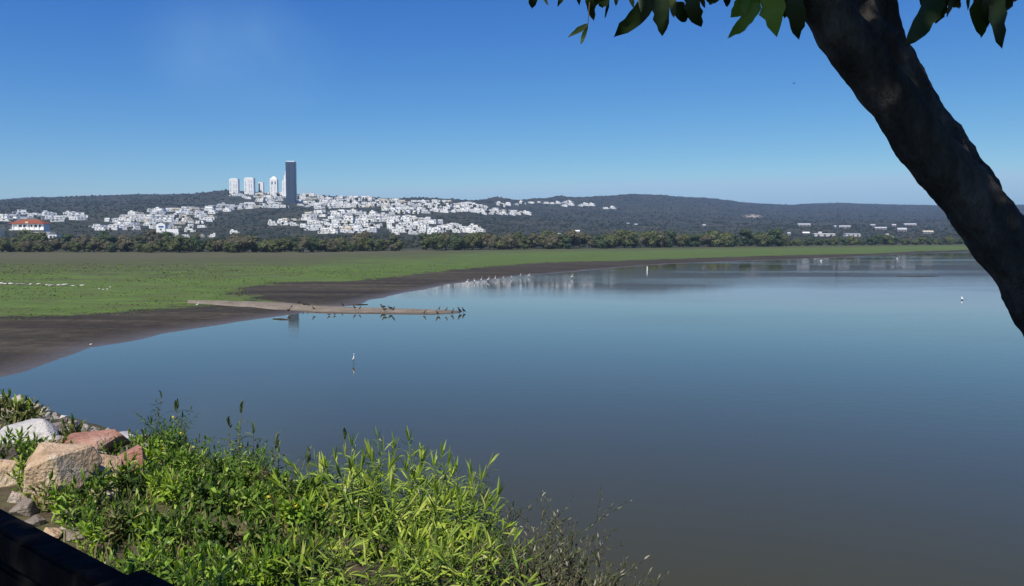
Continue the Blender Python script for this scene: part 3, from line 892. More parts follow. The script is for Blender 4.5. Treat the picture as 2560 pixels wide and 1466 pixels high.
d = 2250.0; q = d/FPX
zt = CAM_H + float(slope_of(406))*d; zb = CAM_H + float(slope_of(518))*d - 6
h = zt - zb; w = 24.5*q; dep = w*0.8
root = add('glass_tower', None, loc=(float(x_of(731, d)), d, zb), rot=(0, 0, 0.10), label='tall dark blue glass tower standing above the white houses', cat='tower')
def rrect(w, dep, r, n=5):
    P = []
    for (sx, sy, a0) in ((1,-1,-90),(1,1,0),(-1,1,90),(-1,-1,180)):
        for k in range(n+1):
            a = R(a0 + 90*k/n); P.append((sx*(w/2-r)+r*math.cos(a), sy*(dep/2-r)+r*math.sin(a)))
    return P
P = rrect(w, dep, w*0.16)
n = len(P)
V = [(x, y - 0.0, 0) for x, y in P] + [(x, y, h) for x, y in P]
F = [[i, (i+1) % n, n+(i+1) % n, n+i] for i in range(n)] + [[n+i for i in range(n)]]
t = NT('tower_glass'); p = t.obj()
mp = t.n('ShaderNodeMapping'); mp.inputs['Scale'].default_value = (0.16, 0.16, 0.004); t.l(p, mp.inputs['Vector'])
c = t.ramp(t.noise(1.0, 2, 0.5, mp.outputs['Vector']), [(0.35, (0.020, 0.036, 0.068)), (0.65, (0.045, 0.068, 0.115))])
M['tglass'] = t.done(t.bsdf(c, 0.22, 0.55, None, 0.0))
add('glass_facade', mesh_np('glass_facade', V, F), M['tglass'], parent=root)
V, Fs = [], []
for f in range(1, int(h/4)):
    z = f*4.0
    m0 = len(V)
    for (x, y) in P: V.append((x*1.006, y*1.006, z))
    for (x, y) in P: V.append((x*1.006, y*1.006, z+0.9))
    Fs += [[m0+i, m0+(i+1) % n, m0+n+(i+1) % n, m0+n+i] for i in range(n)]
M['spandrel'] = simple('tower_spandrel', (0.035, 0.048, 0.075), 0.4, 0.4, 0.1, 0.2)
add('spandrel', mesh_np('spandrel', V, Fs), M['spandrel'], parent=root, kind='stuff')
for k in range(5):
    part_boxes(root, 'mullion', [(-w*.36 + k*w*.18, -dep/2-.25, h/2, .7, .6, h)], 'steel')
part_boxes(root, 'roof_crown', [(0, 0, h+1.0, w*.84, dep*.8, 3.2)], 'white')
part_boxes(root, 'podium', [(0, -4, 3, w*1.9, dep*1.5, 10)], 'pgrey')

# ------------------------------------------------------------------ sheds, mast and scattered buildings on the right
def shed(px, py, wpx, hpx, label, depth=None, roofm='pgrey', wallm='grey'):
    wpx *= 0.86; hpx *= 0.7
    d = depth or depth_of(px, py); q = d/FPX
    g = at(px, py, d); zg = float(land(px, d)[0])
    w = wpx*q; hr = hpx*q
    root = add('shed', None, loc=(g.x, d, min(g.z, zg+5)), rot=(0, 0, random.uniform(-.12, .12)), label=label, cat='shed', group='long sheds on the right shore')
    dp = max(6, w*0.35)
    add('wall', box_mesh('wall', [(0, 0, -2.2, w*.96, dp, 5.0 if False else 4.4)]), M[wallm], parent=root)
    V = [(-w/2,-dp*.55,0.05),(w/2,-dp*.55,0.05),(w/2,dp*.55,0.05),(-w/2,dp*.55,0.05),(-w/2,0,hr),(w/2,0,hr)]
    add('roof', mesh_np('roof', V, [[0,1,5,4],[1,2,5],[2,3,4,5],[3,0,4],[3,2,1,0]]), M[roofm], parent=root)
    for k in range(3): add('door', door_me, parent=root, loc=(-w*.3+k*w*.3, -dp/2-.05, -2.6), scale=(w*.1, .15, 3))
    return root
random.seed(4)
shed(2010, 553, 36, 4, 'long white roofed shed left of the dark mast', 1900)
shed(2105, 559, 46, 4, 'long grey roofed shed right of the dark mast', 1750, 'pgrey')
shed(2201, 559, 34, 4, 'bright white roofed shed in the middle right town', 1750)
shed(2255, 558, 26, 6, 'white shed with a curved looking roof near the trunk', 1700)
shed(2275, 546, 34, 4, 'thin white roof highest on the slope near the trunk', 2300)
shed(2320, 566, 30, 4, 'cream roofed shed beside the leaning trunk', 1600, 'cream')
shed(2182, 550, 14, 3, 'small pale shed between two long sheds', 2100)
shed(2235, 546, 12, 4, 'small white shed uphill of the curved roof', 2200)
shed(2218, 575, 9, 3, 'tiny white shed alone in the scrub', 1400)
shed(2228, 588, 11, 3, 'low white trailer shaped shed by the meadow trees', 1200)
shed(1972, 571, 9, 4, 'small white shed at the left end of the pale track', 1450)
shed(2015, 568, 20, 5, 'dark walled shed with white roof edge on the pale track', 1450, 'offwhite', 'steel')
shed(2050, 570, 10, 5, 'small white shed beside the pale track', 1450)
shed(2060, 575, 60, 2, 'long pale retaining wall shed along the track', 1400, 'offwhite', 'pgrey')
shed(1930, 577, 34, 2, 'long pale low shed at the left of the track', 1400, 'offwhite', 'pgrey')
shed(2130, 578, 46, 2, 'long grey low shed at the right of the track', 1400, 'pgrey', 'pgrey')
shed(2548, 545, 20, 5, 'white shed seen to the right of the trunk', 2200)
shed(1590, 562, 10, 3, 'tiny pale shed low on the long blue hill', 2100)
shed(1570, 559, 9, 2, 'tiny pale shed alone on the dark slope', 2150)
shed(1440, 577, 22, 4, 'pale house roof just above the middle trees', 1500, 'offwhite', 'pgrey')
shed(1398, 586, 10, 4, 'small white hut just above the middle trees', 1300)
shed(1760, 563, 9, 3, 'tiny white hut under the bare earth scar', 2100)
shed(148, 604, 12, 4, 'small white hut low among the left trees', 760)
shed(128, 605, 7, 5, 'smallest white hut low among the left trees', 760)
shed(218, 545, 6, 8, 'narrow white water tower like hut at the end of the left row', 1500)
d = 1650.0; q = d/FPX; g = ground_pt(2093, d); ht = CAM_H + float(slope_of(519))*d - g.z
root = add('mast', None, loc=g, label='dark slender mast rising above the right shore', cat='mast')
add('column', mesh_np('column', *tube([(0,0,-1),(0,0,ht*.72)], [3.0, 2.6], 8)), M['steel'], parent=root)
add('antenna', mesh_np('antenna', *tube([(0,0,ht*.72),(0,0,ht)], [1.6, .5], 6)), M['steel'], parent=root)

# ------------------------------------------------------------------ scrub on the hills: one mass
rs = np.random.default_rng(77)
N = 16000
U = rs.uniform(-200, 2760, N); ff = rs.uniform(0, 1, N)**0.9
Dv = np.empty(N)
d0 = np.interp(U, CU, CD[:, 0]); d5 = np.interp(U, CU, CD[:, 5])
Dv = (d0+60)*((d5*1.01)/(d0+60))**ff
Zv = land(U, Dv)
Xv = x_of(U, Dv)
bm = bmesh.new(); bmesh.ops.create_icosphere(bm, subdivisions=1, radius=1.0)
IV = np.array([v.co[:] for v in bm.verts]); IF = np.array([[v.index for v in f.verts] for f in bm.faces]); bm.free()
hs = np.array([(a, b) for a, b, _ in HOUSE_SPOTS])
pyv = 733 - FPX*np.tan(np.arctan((Zv-CAM_H)/Dv)+PITCH)
keep = np.ones(N, bool)
for i in range(N):
    m = (np.abs(hs[:, 0]-U[i]) < 16) & (hs[:, 1]-pyv[i] < 5) & (hs[:, 1]-pyv[i] > -9)
    if m.any(): keep[i] = rs.random() < 0.12
Xv, Dv, Zv = Xv[keep], Dv[keep], Zv[keep]; N = len(Xv)
S = rs.uniform(0.9, 2.2, N)*np.clip(Dv/1300, 0.8, 1.7)
jit = 1 + rs.normal(0, 0.22, (N, len(IV)))
a = rs.uniform(0, 6.28, N)
ca, sa = np.cos(a)[:, None], np.sin(a)[:, None]
vx = IV[None, :, 0]*jit*S[:, None]*1.25; vy = IV[None, :, 1]*jit*S[:, None]; vz = IV[None, :, 2]*jit*S[:, None]*0.85
VV = np.stack([Xv[:, None]+vx*ca-vy*sa, Dv[:, None]+vx*sa+vy*ca, Zv[:, None]+vz+S[:, None]*0.35], -1).reshape(-1, 3)
FF = (IF[None]+np.arange(N)[:, None, None]*len(IV)).reshape(-1, 3)
TT = np.repeat(rs.random(N), len(IV))
M['scrub'] = leaf_mat('hill_scrub', [(0.0, (0.018, 0.027, 0.015)), (0.5, (0.030, 0.038, 0.021)), (1.0, (0.056, 0.052, 0.032))], 0.0, 0.9, 0.05)
add('hillside_scrub', mesh_np('hillside_scrub', VV, FF, True, {'tint': TT}), M['scrub'], kind='stuff', label='dark thorn scrub and low trees covering the hills', cat='scrub')

# grass tufts of the near meadow: one mass
rs = np.random.default_rng(78)
N = 22000
U = rs.uniform(-60, 1500, N); Dv = 62*(260/62)**(rs.uniform(0, 1, N)**1.1)
X_, Y_, Z_, SD_, GD_, FR_, _ = land(U, Dv, True)
m = (GD_ > -1.0 + 2.5*nz(X_/3, Y_/3, 2, 3)) & (nz(X_/14, Y_/14, 44, 3) > -0.25)
X_, Y_, Z_, FR_ = X_[m], Y_[m], Z_[m], FR_[m]; N = len(X_)
hgt = rs.uniform(0.03, 0.09, N)*np.clip(Y_/90, .8, 2.2); wd = hgt*rs.uniform(0.8, 2.2, N)
a = rs.uniform(0, 3.14, N); lean = rs.normal(0, .3, N)*hgt
dx, dy = np.cos(a)*wd, np.sin(a)*wd
VV = np.stack([np.stack([X_-dx, Y_-dy, Z_-.03], -1), np.stack([X_+dx, Y_+dy, Z_-.03], -1), np.stack([X_+dx*.5+lean, Y_+dy*.5, Z_+hgt], -1), np.stack([X_-dx*.6+lean, Y_-dy*.6, Z_+hgt*.8], -1)], 1).reshape(-1, 3)
FF = np.arange(N*4).reshape(-1, 4)
TT = np.repeat(np.clip(FR_*1.5*0.6+rs.uniform(0, .4, N), 0, .99), 4)
t = NT('meadow_tuft2')
c = t.ramp(t.attr('tint'), [(0.0, (0.115, 0.190, 0.040)), (0.35, (0.135, 0.205, 0.046)), (0.6, (0.115, 0.135, 0.048)), (1.0, (0.13, 0.12, 0.06))])
M['tuft'] = t.done(t.bsdf(c, 0.85, 0.1))
add('meadow_grass', mesh_np('meadow_grass', VV, FF, False, {'tint': TT}), M['tuft'], kind='stuff', label='short green grass tufts on the meadow by the mud', cat='grass')
# ------------------------------------------------------------------ rocks of the embankment
def rock_mesh(name, seed, dims, facets=16, rough=0.03):
    rs = np.random.default_rng(seed)
    pts = rs.normal(size=(facets, 3)); pts /= np.linalg.norm(pts, axis=1)[:, None]
    pts *= (0.82 + 0.3*rs.random((facets, 1)))
    bm = bmesh.new()
    for p_ in pts: bm.verts.new(p_*np.array(dims)*0.5)
    bmesh.ops.convex_hull(bm, input=bm.verts)
    bmesh.ops.delete(bm, geom=[v for v in bm.verts if not v.link_faces], context='VERTS')
    bmesh.ops.bevel(bm, geom=bm.edges[:], offset=min(dims)*0.022, segments=1, affect='EDGES', profile=0.6)
    bmesh.ops.triangulate(bm, faces=bm.faces)
    bmesh.ops.subdivide_edges(bm, edges=[e for e in bm.edges if e.calc_length() > min(dims)*0.22], cuts=1, use_grid_fill=True)
    bmesh.ops.triangulate(bm, faces=bm.faces)
    k = 3.0/min(dims)
    for v in bm.verts:
        n1 = mnoise.noise(v.co*k + Vector((seed, 0, 0))); n2 = mnoise.noise(v.co*k*2.7 + Vector((0, seed, 0)))
        v.co += v.co.normalized()*(n1*rough + n2*rough*0.5)*min(dims)
    me = bpy.data.meshes.new(name); bm.to_mesh(me); bm.free()
    return me

def rock_mat(name, cols, stain=(0.05, 0.04, 0.03), lich=None):
    t = NT(name); p = t.obj()
    n1 = t.noise(2.2, 6, 0.62, p); n2 = t.noise(11, 6, 0.65, p); n3 = t.noise(45, 4, 0.6, p)
    c = t.ramp(n1, [(0.3, cols[0]), (0.5, cols[1]), (0.7, cols[2])])
    c = t.mix(t.mapr(n2, 0.52, 0.72, 0, 0.75), c, stain)
    if lich: c = t.mix(t.mapr(t.noise(5.0, 5, 0.6, p), 0.55, 0.68, 0, 0.8), c, lich)
    h = t.math('ADD', t.math('MULTIPLY', n2, 0.7), t.math('MULTIPLY', n3, 0.3))
    return t.done(t.bsdf(c, 0.9, 0.2, t.bump(h, 0.9, 0.05)))
RM = {'white': rock_mat('white_limestone', [(0.40, 0.37, 0.34), (0.60, 0.57, 0.53), (0.70, 0.67, 0.63)], (0.22, 0.19, 0.17)),
      'pale': rock_mat('pale_pink_stone', [(0.38, 0.30, 0.25), (0.55, 0.46, 0.39), (0.66, 0.57, 0.49)], (0.15, 0.12, 0.10)),
      'tan': rock_mat('tan_stone', [(0.36, 0.22, 0.12), (0.58, 0.42, 0.27), (0.70, 0.57, 0.42)], (0.22, 0.14, 0.07), (0.68, 0.60, 0.47)),
      'red': rock_mat('red_brown_stone', [(0.26, 0.115, 0.08), (0.42, 0.22, 0.155), (0.58, 0.40, 0.31)], (0.18, 0.09, 0.065)),
      'grey': rock_mat('grey_brown_stone', [(0.14, 0.115, 0.095), (0.25, 0.205, 0.17), (0.38, 0.33, 0.28)], (0.07, 0.055, 0.045))}
def rock(px, py, wpx, hpx, mat, label, seed, depth_k=0.9, yaw=None, group=None, lift=0.12, mesh=None):
    """rock whose lower front shows at photo pixel (px, py); wpx, hpx its size in photo pixels"""
    g = bank_hit(px, py)
    q = g.y/FPX
    w, h = wpx*q, hpx*q
    rs_ = random.Random(seed)
    if mesh is None:
        me = rock_mesh('rock', seed, (w*1.1, w*depth_k*1.1, h*1.12), 12)
        o = add('rock', me, RM[mat], loc=g + Vector((0, w*depth_k*0.28, h*lift)), rot=(0, 0, rs_.uniform(-.5, .5) if yaw is None else yaw), label=label, cat='rock', group=group)
    else:
        o = add('rock', mesh, None, loc=g + Vector((0, 0.05, h*lift)), rot=(rs_.uniform(-.4, .4), rs_.uniform(-.4, .4), rs_.uniform(0, 6.28)), scale=(w*1.35, w*1.35, h*2.0), label=label, cat='rock', group=group)
    return o
G = 'large rocks on the slope'
rock(42, 1128, 165, 95, 'white', 'big white boulder at the left edge of the slope', 1, 0.9, 0.1, G, 0.25)
rock(122, 1262, 235, 175, 'tan', 'biggest tan boulder with ochre streaks in the left foreground', 2, 0.8, 0.2, G, 0.32)
rock(228, 1215, 150, 135, 'tan', 'pale tan boulder leaning on the right of the biggest boulder', 5, 0.8, -0.3, G, 0.35)
rock(165, 1130, 140, 62, 'pale', 'pinkish white slab between the white boulder and the red rocks', 7, 0.8, 0.2, G, 0.3)
rock(222, 1160, 190, 88, 'red', 'red brown angular rock with a flat lit top', 8, 0.8, 0.3, G, 0.35)
rock(305, 1195, 130, 100, 'red', 'smaller red brown rock next to the green bushes', 11, 0.8, -0.2, G, 0.3)
rock(285, 1118, 92, 40, 'white', 'flat white slab behind the red rocks near the water', 13, 0.9, 0.1, G, 0.3)
rock(348, 1125, 55, 46, 'grey', 'dark grey rock at the right end by the tall weed', 15, 0.9, 0.2, G, 0.3)
rock(128, 1092, 70, 44, 'grey', 'grey slab behind the big white boulder', 17, 0.9, 0.2, G, 0.25)
rock(20, 1215, 110, 90, 'tan', 'tan slab wedged left of the biggest boulder', 35, 0.8, 0.4, G, 0.25)
rock(200, 1180, 120, 70, 'pale', 'cream slab wedged above the tan boulders', 37, 0.8, -0.4, G, 0.3)
rock(262, 1235, 90, 70, 'tan', 'broken ochre slab low at the right of the tan boulders', 39, 0.8, 0.3, G, 0.25)
rock(50, 1290, 85, 62, 'grey', 'rounded pinkish grey rock just above the black rail', 19, 0.8, 0.2, G, 0.3)
rock(185, 1352, 78, 50, 'grey', 'brown half buried rock beside the black rail', 21, 0.8, 0.5, G, 0.15)
rock(-40, 1180, 120, 90, 'grey', 'grey brown boulder cut by the left picture edge', 23, 0.8, 0.5, G, 0.2)
rock(300, 1222, 40, 26, 'pale', 'small pale stone in front of the red rocks', 25, 0.9, 0.2, G, 0.2)
rock(530, 1352, 26, 16, 'white', 'small white stone low in the green bushes', 27, 0.9, 0.2, G, 0.3)
rock(240, 1275, 48, 30, 'grey', 'small grey stone at the foot of the tan boulders', 29, 0.9, 0.2, G, 0.2)
rock(715, 1225, 46, 18, 'white', 'whitish stone glimpsed between the bushes', 31, 0.9, 0.2, G, 0.3)
RK = []
for i, m in enumerate(['white', 'pale', 'white', 'grey', 'pale', 'white', 'pale']):
    me_ = rock_mesh('rock', 60+i, (1, 0.85, 0.7), 11); me_.materials.append(RM[m]); RK.append((me_, m))
rs = random.Random(3)
edge = [(-420, 905), (-200, 946), (-30, 985), (0, 990), (50, 1002), (100, 1022), (150, 1046), (200, 1066), (250, 1082), (300, 1094), (345, 1106), (400, 1124)]
RN = {'white': 'white', 'pale': 'pale pinkish', 'grey': 'grey'}
PENDING.clear()
spots = []
for k in range(3000):
    x = rs.uniform(-260, 395)
    ye = np.interp(x, [e[0] for e in edge], [e[1] for e in edge])
    y = ye + rs.uniform(-1, 60)*(1 if x < 200 else 0.5)
    wpx = rs.uniform(18, 40)*(0.75 + (y-ye)/90)
    if all(abs(x-a)/(wpx+b_)*2.5 > 1 or abs(y-c_)/(wpx+b_)*5.5 > 1 for a, c_, b_ in spots):
        spots.append((x, y, wpx))
for i, (x, y, wpx) in enumerate(spots):
    me_, m = rs.choice(RK)
    o = rock(x, y, wpx, wpx*rs.uniform(0.5, 0.8), m, 'x', 500+i, mesh=me_, lift=0.3, group='riprap rocks along the water edge')
    later(o, x, RN[m] + ' riprap rock', "along the water's edge")
for i, (x, y, w_, m) in enumerate([(80,1318,52,'grey'),(120,1350,60,'tan'),(160,1332,40,'pale'),(230,1340,44,'grey'),(15,1262,70,'pale'),(95,1262,40,'tan'),(150,1290,46,'grey'),(265,1250,46,'pale'),(10,1160,60,'pale'),(330,1210,50,'tan')]):
    o = rock(x, y, w_, w_*.6, m, 'x', 800+i, 0.9, None, 'loose stones between the boulders', 0.2)
    later(o, x, {'grey': 'grey', 'tan': 'tan', 'pale': 'pale pinkish'}[m] + ' loose stone', 'among weeds below the boulders')
settle(); PENDING.clear()
print('riprap', len(spots))

# ------------------------------------------------------------------ leaves and plants of the near slope
def leaf_geo(L, W, curl=0.3, fold=0.25, seg=4, tipk=1.0, wave=0.0):
    """one leaf along +Y, upper side +Z: three vertices across"""
    V, F = [], []
    for i in range(seg+1):
        f = i/seg
        w = W*0.5*(math.sin(math.pi*min(1, f**0.75*0.97+0.03))**0.8 if 0 < i < seg else 0.04)
        ang = curl*f
        y = L*(math.sin(ang)/curl if abs(curl) > 1e-3 else f) if abs(curl) > 1e-3 else L*f
        z = -L*(1-math.cos(ang))/curl if abs(curl) > 1e-3 else 0
        wz = wave*math.sin(f*9)*W
        V += [(-w, y, z + fold*w + wz), (0, y, z), (w, y, z + fold*w - wz)]
    for i in range(seg):
        for j in range(2):
            a = i*3+j; F.append([a, a+1, a+4, a+3])
    return V, F

def frame(d, up, roll=0.0):
    """matrix whose Y runs along d and Z as near up as it can"""
    d = d.normalized()
    x = d.cross(up)
    if x.length < 1e-4: x = d.orthogonal()
    x.normalize(); z = x.cross(d)
    m = Matrix((x, d, z)).transposed()
    return m @ Matrix.Rotation(roll, 3, 'Y')

class Plant:
    def __init__(self, name, base, label, group, leafmat, stemmat, kinds, nobj, cat='plant'):
        self.root = add(name, None, loc=base, label=label, cat=cat, group=group)
        self.base = Vector(base); self.leafmat = leafmat; self.stemmat = stemmat; self.kinds = kinds; self.nobj = nobj
        self.leaves = []; self.stems = []; self.extra = []
    def leaf(self, pos, d, up, s, kind=None, prio=0.0, roll=0.0):
        k = random.randrange(len(self.kinds)) if kind is None else kind
        self.leaves.append((prio, Vector(pos), frame(Vector(d), Vector(up), roll), s, k))
    def stem(self, pts, r0, r1, n=5):
        m = len(pts); self.stems.append(tube(pts, [r0 + (r1-r0)*i/(m-1) for i in range(m)], n))
    def finish(self):
        if self.stems: add('stem', mesh_np('stem', *merge(self.stems), smooth=True), self.stemmat, parent=self.root)
        self.leaves.sort(key=lambda e: -e[0])
        for (p_, pos, m, s, k) in self.leaves[:self.nobj]:
            o = add('leaf', self.kinds[k][0], self.leafmat, parent=self.root)
            o.matrix_local = Matrix.Translation(pos) @ m.to_4x4() @ Matrix.Scale(s, 4)
        rest = self.leaves[self.nobj:]
        if rest:
            V, F, T = [], [], []
            n = 0
            for (p_, pos, m, s, k) in rest:
                lv = self.kinds[k][1]; A = np.array(m)*s
                vv = lv @ A.T + np.array(pos)
                V.append(vv); F.append(self.kinds[k][2] + n); n += len(lv); T.append(np.full(len(lv), random.random()))
            add('foliage', mesh_np('foliage', np.vstack(V), np.vstack(F), True, {'tint': np.concatenate(T)}), self.leafmat, parent=self.root, kind='stuff')
        for (nm, me_, mt, loc, rot, sc) in self.extra:
            add(nm, me_, mt, parent=self.root, loc=loc, rot=rot, scale=sc)

def leaf_kind(L, W, curl, fold, seg=4, mat=None, wave=0.0):
    V, F = leaf_geo(L, W, curl, fold, seg, wave=wave)
    me_ = mesh_np('leaf', V, F, True)
    if mat: me_.materials.append(mat)
    return (me_, np.array(V), np.array(F))
LM = {}
LM['willow'] = leaf_mat('willow_leaf', [(0.0, (0.100, 0.172, 0.023)), (0.35, (0.186, 0.286, 0.032)), (0.65, (0.308, 0.429, 0.046)), (0.9, (0.472, 0.560, 0.079)), (1.0, (0.560, 0.560, 0.186))], 0.30, 0.48, 0.35)
LM['herb'] = leaf_mat('herb_leaf', [(0.0, (0.058, 0.118, 0.020)), (0.35, (0.110, 0.210, 0.028)), (0.65, (0.185, 0.322, 0.041)), (0.86, (0.283, 0.439, 0.060)), (0.95, (0.415, 0.524, 0.100)), (1.0, (0.415, 0.354, 0.162))], 0.30, 0.55, 0.25)
LM['lime'] = leaf_mat('lime_leaf', [(0.0, (0.195, 0.351, 0.033)), (0.5, (0.299, 0.468, 0.039)), (1.0, (0.429, 0.546, 0.065))], 0.35, 0.4, 0.5)
LM['olive'] = leaf_mat('olive_leaf', [(0.0, (0.070, 0.098, 0.021)), (0.5, (0.133, 0.158, 0.035)), (0.85, (0.250, 0.247, 0.077)), (1.0, (0.530, 0.463, 0.234))], 0.2, 0.5, 0.4)
LM['weed'] = leaf_mat('grey_weed_leaf', [(0.0, (0.065, 0.098, 0.046)), (0.6, (0.130, 0.169, 0.078)), (1.0, (0.208, 0.286, 0.091))], 0.3, 0.5, 0.3)
LM['twigleaf'] = leaf_mat('twig_leaf', [(0.0, (0.035, 0.055, 0.016)), (0.45, (0.070, 0.095, 0.026)), (0.75, (0.13, 0.155, 0.05)), (0.92, (0.30, 0.29, 0.18)), (1.0, (0.50, 0.48, 0.38))], 0.2, 0.5, 0.4)
LM['herb_shade'] = leaf_mat('shade_toned_herb_leaf', [(0.0, (0.027, 0.060, 0.013)), (0.5, (0.056, 0.106, 0.018)), (0.9, (0.106, 0.181, 0.027)), (1.0, (0.188, 0.237, 0.050))], 0.25, 0.5, 0.35)  # darkened copy of the herb leaf: shade of the gaps put into its colour
LM['dry'] = leaf_mat('dry_herb_leaf', [(0.0, (0.12, 0.10, 0.04)), (0.5, (0.22, 0.19, 0.08)), (1.0, (0.38, 0.31, 0.16))], 0.25, 0.6, 0.2)
M['stem_green'] = simple('green_stem', (0.085, 0.12, 0.03), 0.6, 0.3, 0.3, 9.0)
M['stem_brown'] = simple('brown_stem', (0.10, 0.075, 0.045), 0.7, 0.2, 0.3, 9.0)
M['twig'] = simple('dry_twig', (0.10, 0.085, 0.06), 0.8, 0.2, 0.35, 9.0)
M['petal'] = simple('yellow_petal', (0.62, 0.46, 0.02), 0.6, 0.3, 0.15, 9.0)
WK = [leaf_kind(0.145, 0.015, c, 0.35, 5) for c in (0.7, 1.2, 1.7, -0.2, 0.3)]
HK = [leaf_kind(0.050, 0.019, c, 0.3, 4) for c in (0.4, 1.1, -0.3)] + [leaf_kind(0.070, 0.015, 0.9, 0.3, 4), leaf_kind(0.034, 0.017, 0.5, 0.3, 3)]
BK = [leaf_kind(0.10, 0.042, c, 0.25, 5) for c in (0.4, 0.8, -0.3)]
NK = [leaf_kind(0.085, 0.0085, c, 0.3, 4) for c in (0.6, 1.2, 1.8)]
RK2 = [leaf_kind(0.046, 0.030, c, 0.35, 4) for c in (0.5, 1.1)]
TK = [leaf_kind(0.040, 0.0085, c, 0.3, 3) for c in (0.4, 1.0)]
WDK = [leaf_kind(0.17, 0.032, c, 0.3, 5) for c in (1.2, 1.7)]

def shoot(pl, base, tip, r0, spacing, leafL, droop_bottom, up_top, side=0, bend=0.15, start=0.12, prio0=0.0):
    """one leafy shoot from base to tip (local to the plant root)"""
    base, tip = Vector(base), Vector(tip)
    ax = tip - base; L = ax.length
    off = Vector((random.uniform(-1, 1), random.uniform(-1, 1), 0))*L*bend
    pts = [base.lerp(tip, f) + off*math.sin(math.pi*f)*0.5 for f in (0, .25, .5, .75, 1.0)]
    pl.stem(pts, r0, r0*0.35)
    n = int(L*(1-start)/spacing); ph = random.uniform(0, 6.28)
    def P(f):
        k = min(3, int(f*4)); return pts[k].lerp(pts[k+1], f*4-k)
    dirn = ax.normalized()
    for i in range(n):
        f = start + (1-start)*(i+0.5)/n
        th = ph + i*2.4
        rad = Vector((math.cos(th), math.sin(th), 0)); rad = (rad - dirn*rad.dot(dirn)).normalized()
        el = droop_bottom + (up_top-droop_bottom)*f**2.2 + random.uniform(-.18, .18)
        d = rad*math.cos(el) + dirn*math.sin(el)
        s = leafL*(random.uniform(0.75, 1.15))*(1.0 if f < 0.8 else 1.0-(f-0.8)*1.6)
        pl.leaf(P(f), d, dirn, s, None, prio0 + f + random.random()*.3, random.uniform(-.4, .4))
    for k in range(4):      # the upright tip leaves
        th = random.uniform(0, 6.28); rad = Vector((math.cos(th), math.sin(th), 0))
        pl.leaf(pts[-1], dirn + rad*random.uniform(.1, .45), rad, leafL*random.uniform(.6, .95), 3 if len(pl.kinds) > 3 else 0, prio0 + 1.3)

def top_of(pxl, pyl, D): return at(pxl, pyl, D)
random.seed(21)
# willow-leaved bush: plants with several shoots each, tops follow the photo
def willow(px, py, D, n, label, spread=0.10, nobj=46):
    lk = 0.70 if D < 3.7 else (0.85 if D < 4.25 else 1.0)
    top = at(px, py, D)
    bx, by = top.x + random.uniform(-.05, .05), top.y + random.uniform(-.05, .1)
    bz = float(bank_z(bx, by))
    pl = Plant('willow_leaved_shrub', (bx, by, bz), label, 'willow leaved shrubs in the foreground', LM['willow'], M['stem_green'], WK, nobj, 'shrub')
    H = top.z - bz
    for k in range(n):
        kk = 1.0 if k == 0 else 1 - random.uniform(0.03, 0.4)*min(1.0, 1.0/H)
        tip = Vector((top.x-bx + (0 if k == 0 else random.gauss(0, spread*1.6)), top.y-by + (0 if k == 0 else random.gauss(0, spread)), H*kk))
        shoot(pl, (random.uniform(-.05, .05), random.uniform(-.05, .05), -0.04), tip, 0.0065, 0.017, lk*random.uniform(0.85, 1.15), -0.35, 0.85, bend=.12, start=max(.06, 1-1.15/(H*kk)), prio0=kk)
    pl.finish()
    return pl.root
PENDING.clear()
back = [(800,1185),(838,1150),(880,1118),(945,1098),(985,1120),(1022,1105),(1060,1150),(1105,1140),(1140,1180),(1178,1186)]
for (px, py) in back:
    later(willow(px, py, random.uniform(4.9, 5.4), 6, 'x'), px, 'willow leaved shrub', 'in the back row of the centre bush')
for px in range(785, 1205, 50):
    py = np.interp(px, [b[0] for b in back], [b[1] for b in back]) + random.uniform(55, 110)
    later(willow(px+random.uniform(-14, 14), py, random.uniform(4.3, 4.7), 6, 'x'), px, 'willow leaved shrub', 'in the middle row of the centre bush')
for px in range(770, 1230, 54):
    py = np.interp(px, [b[0] for b in back], [b[1] for b in back]) + random.uniform(160, 240)
    later(willow(px+random.uniform(-14, 14), py, random.uniform(3.8, 4.15), 6, 'x', 0.09, 40), px, 'willow leaved shrub', 'in the front row of the centre bush')
for px in range(640, 1240, 46):
    py = random.uniform(1375, 1425) - (40 if px > 1000 else 0)
    later(willow(px+random.uniform(-14, 14), py, random.uniform(3.25, 3.55), 5, 'x', 0.09, 30), px, 'willow leaved shrub', 'at the very bottom of the centre bush')
settle(); PENDING.clear()

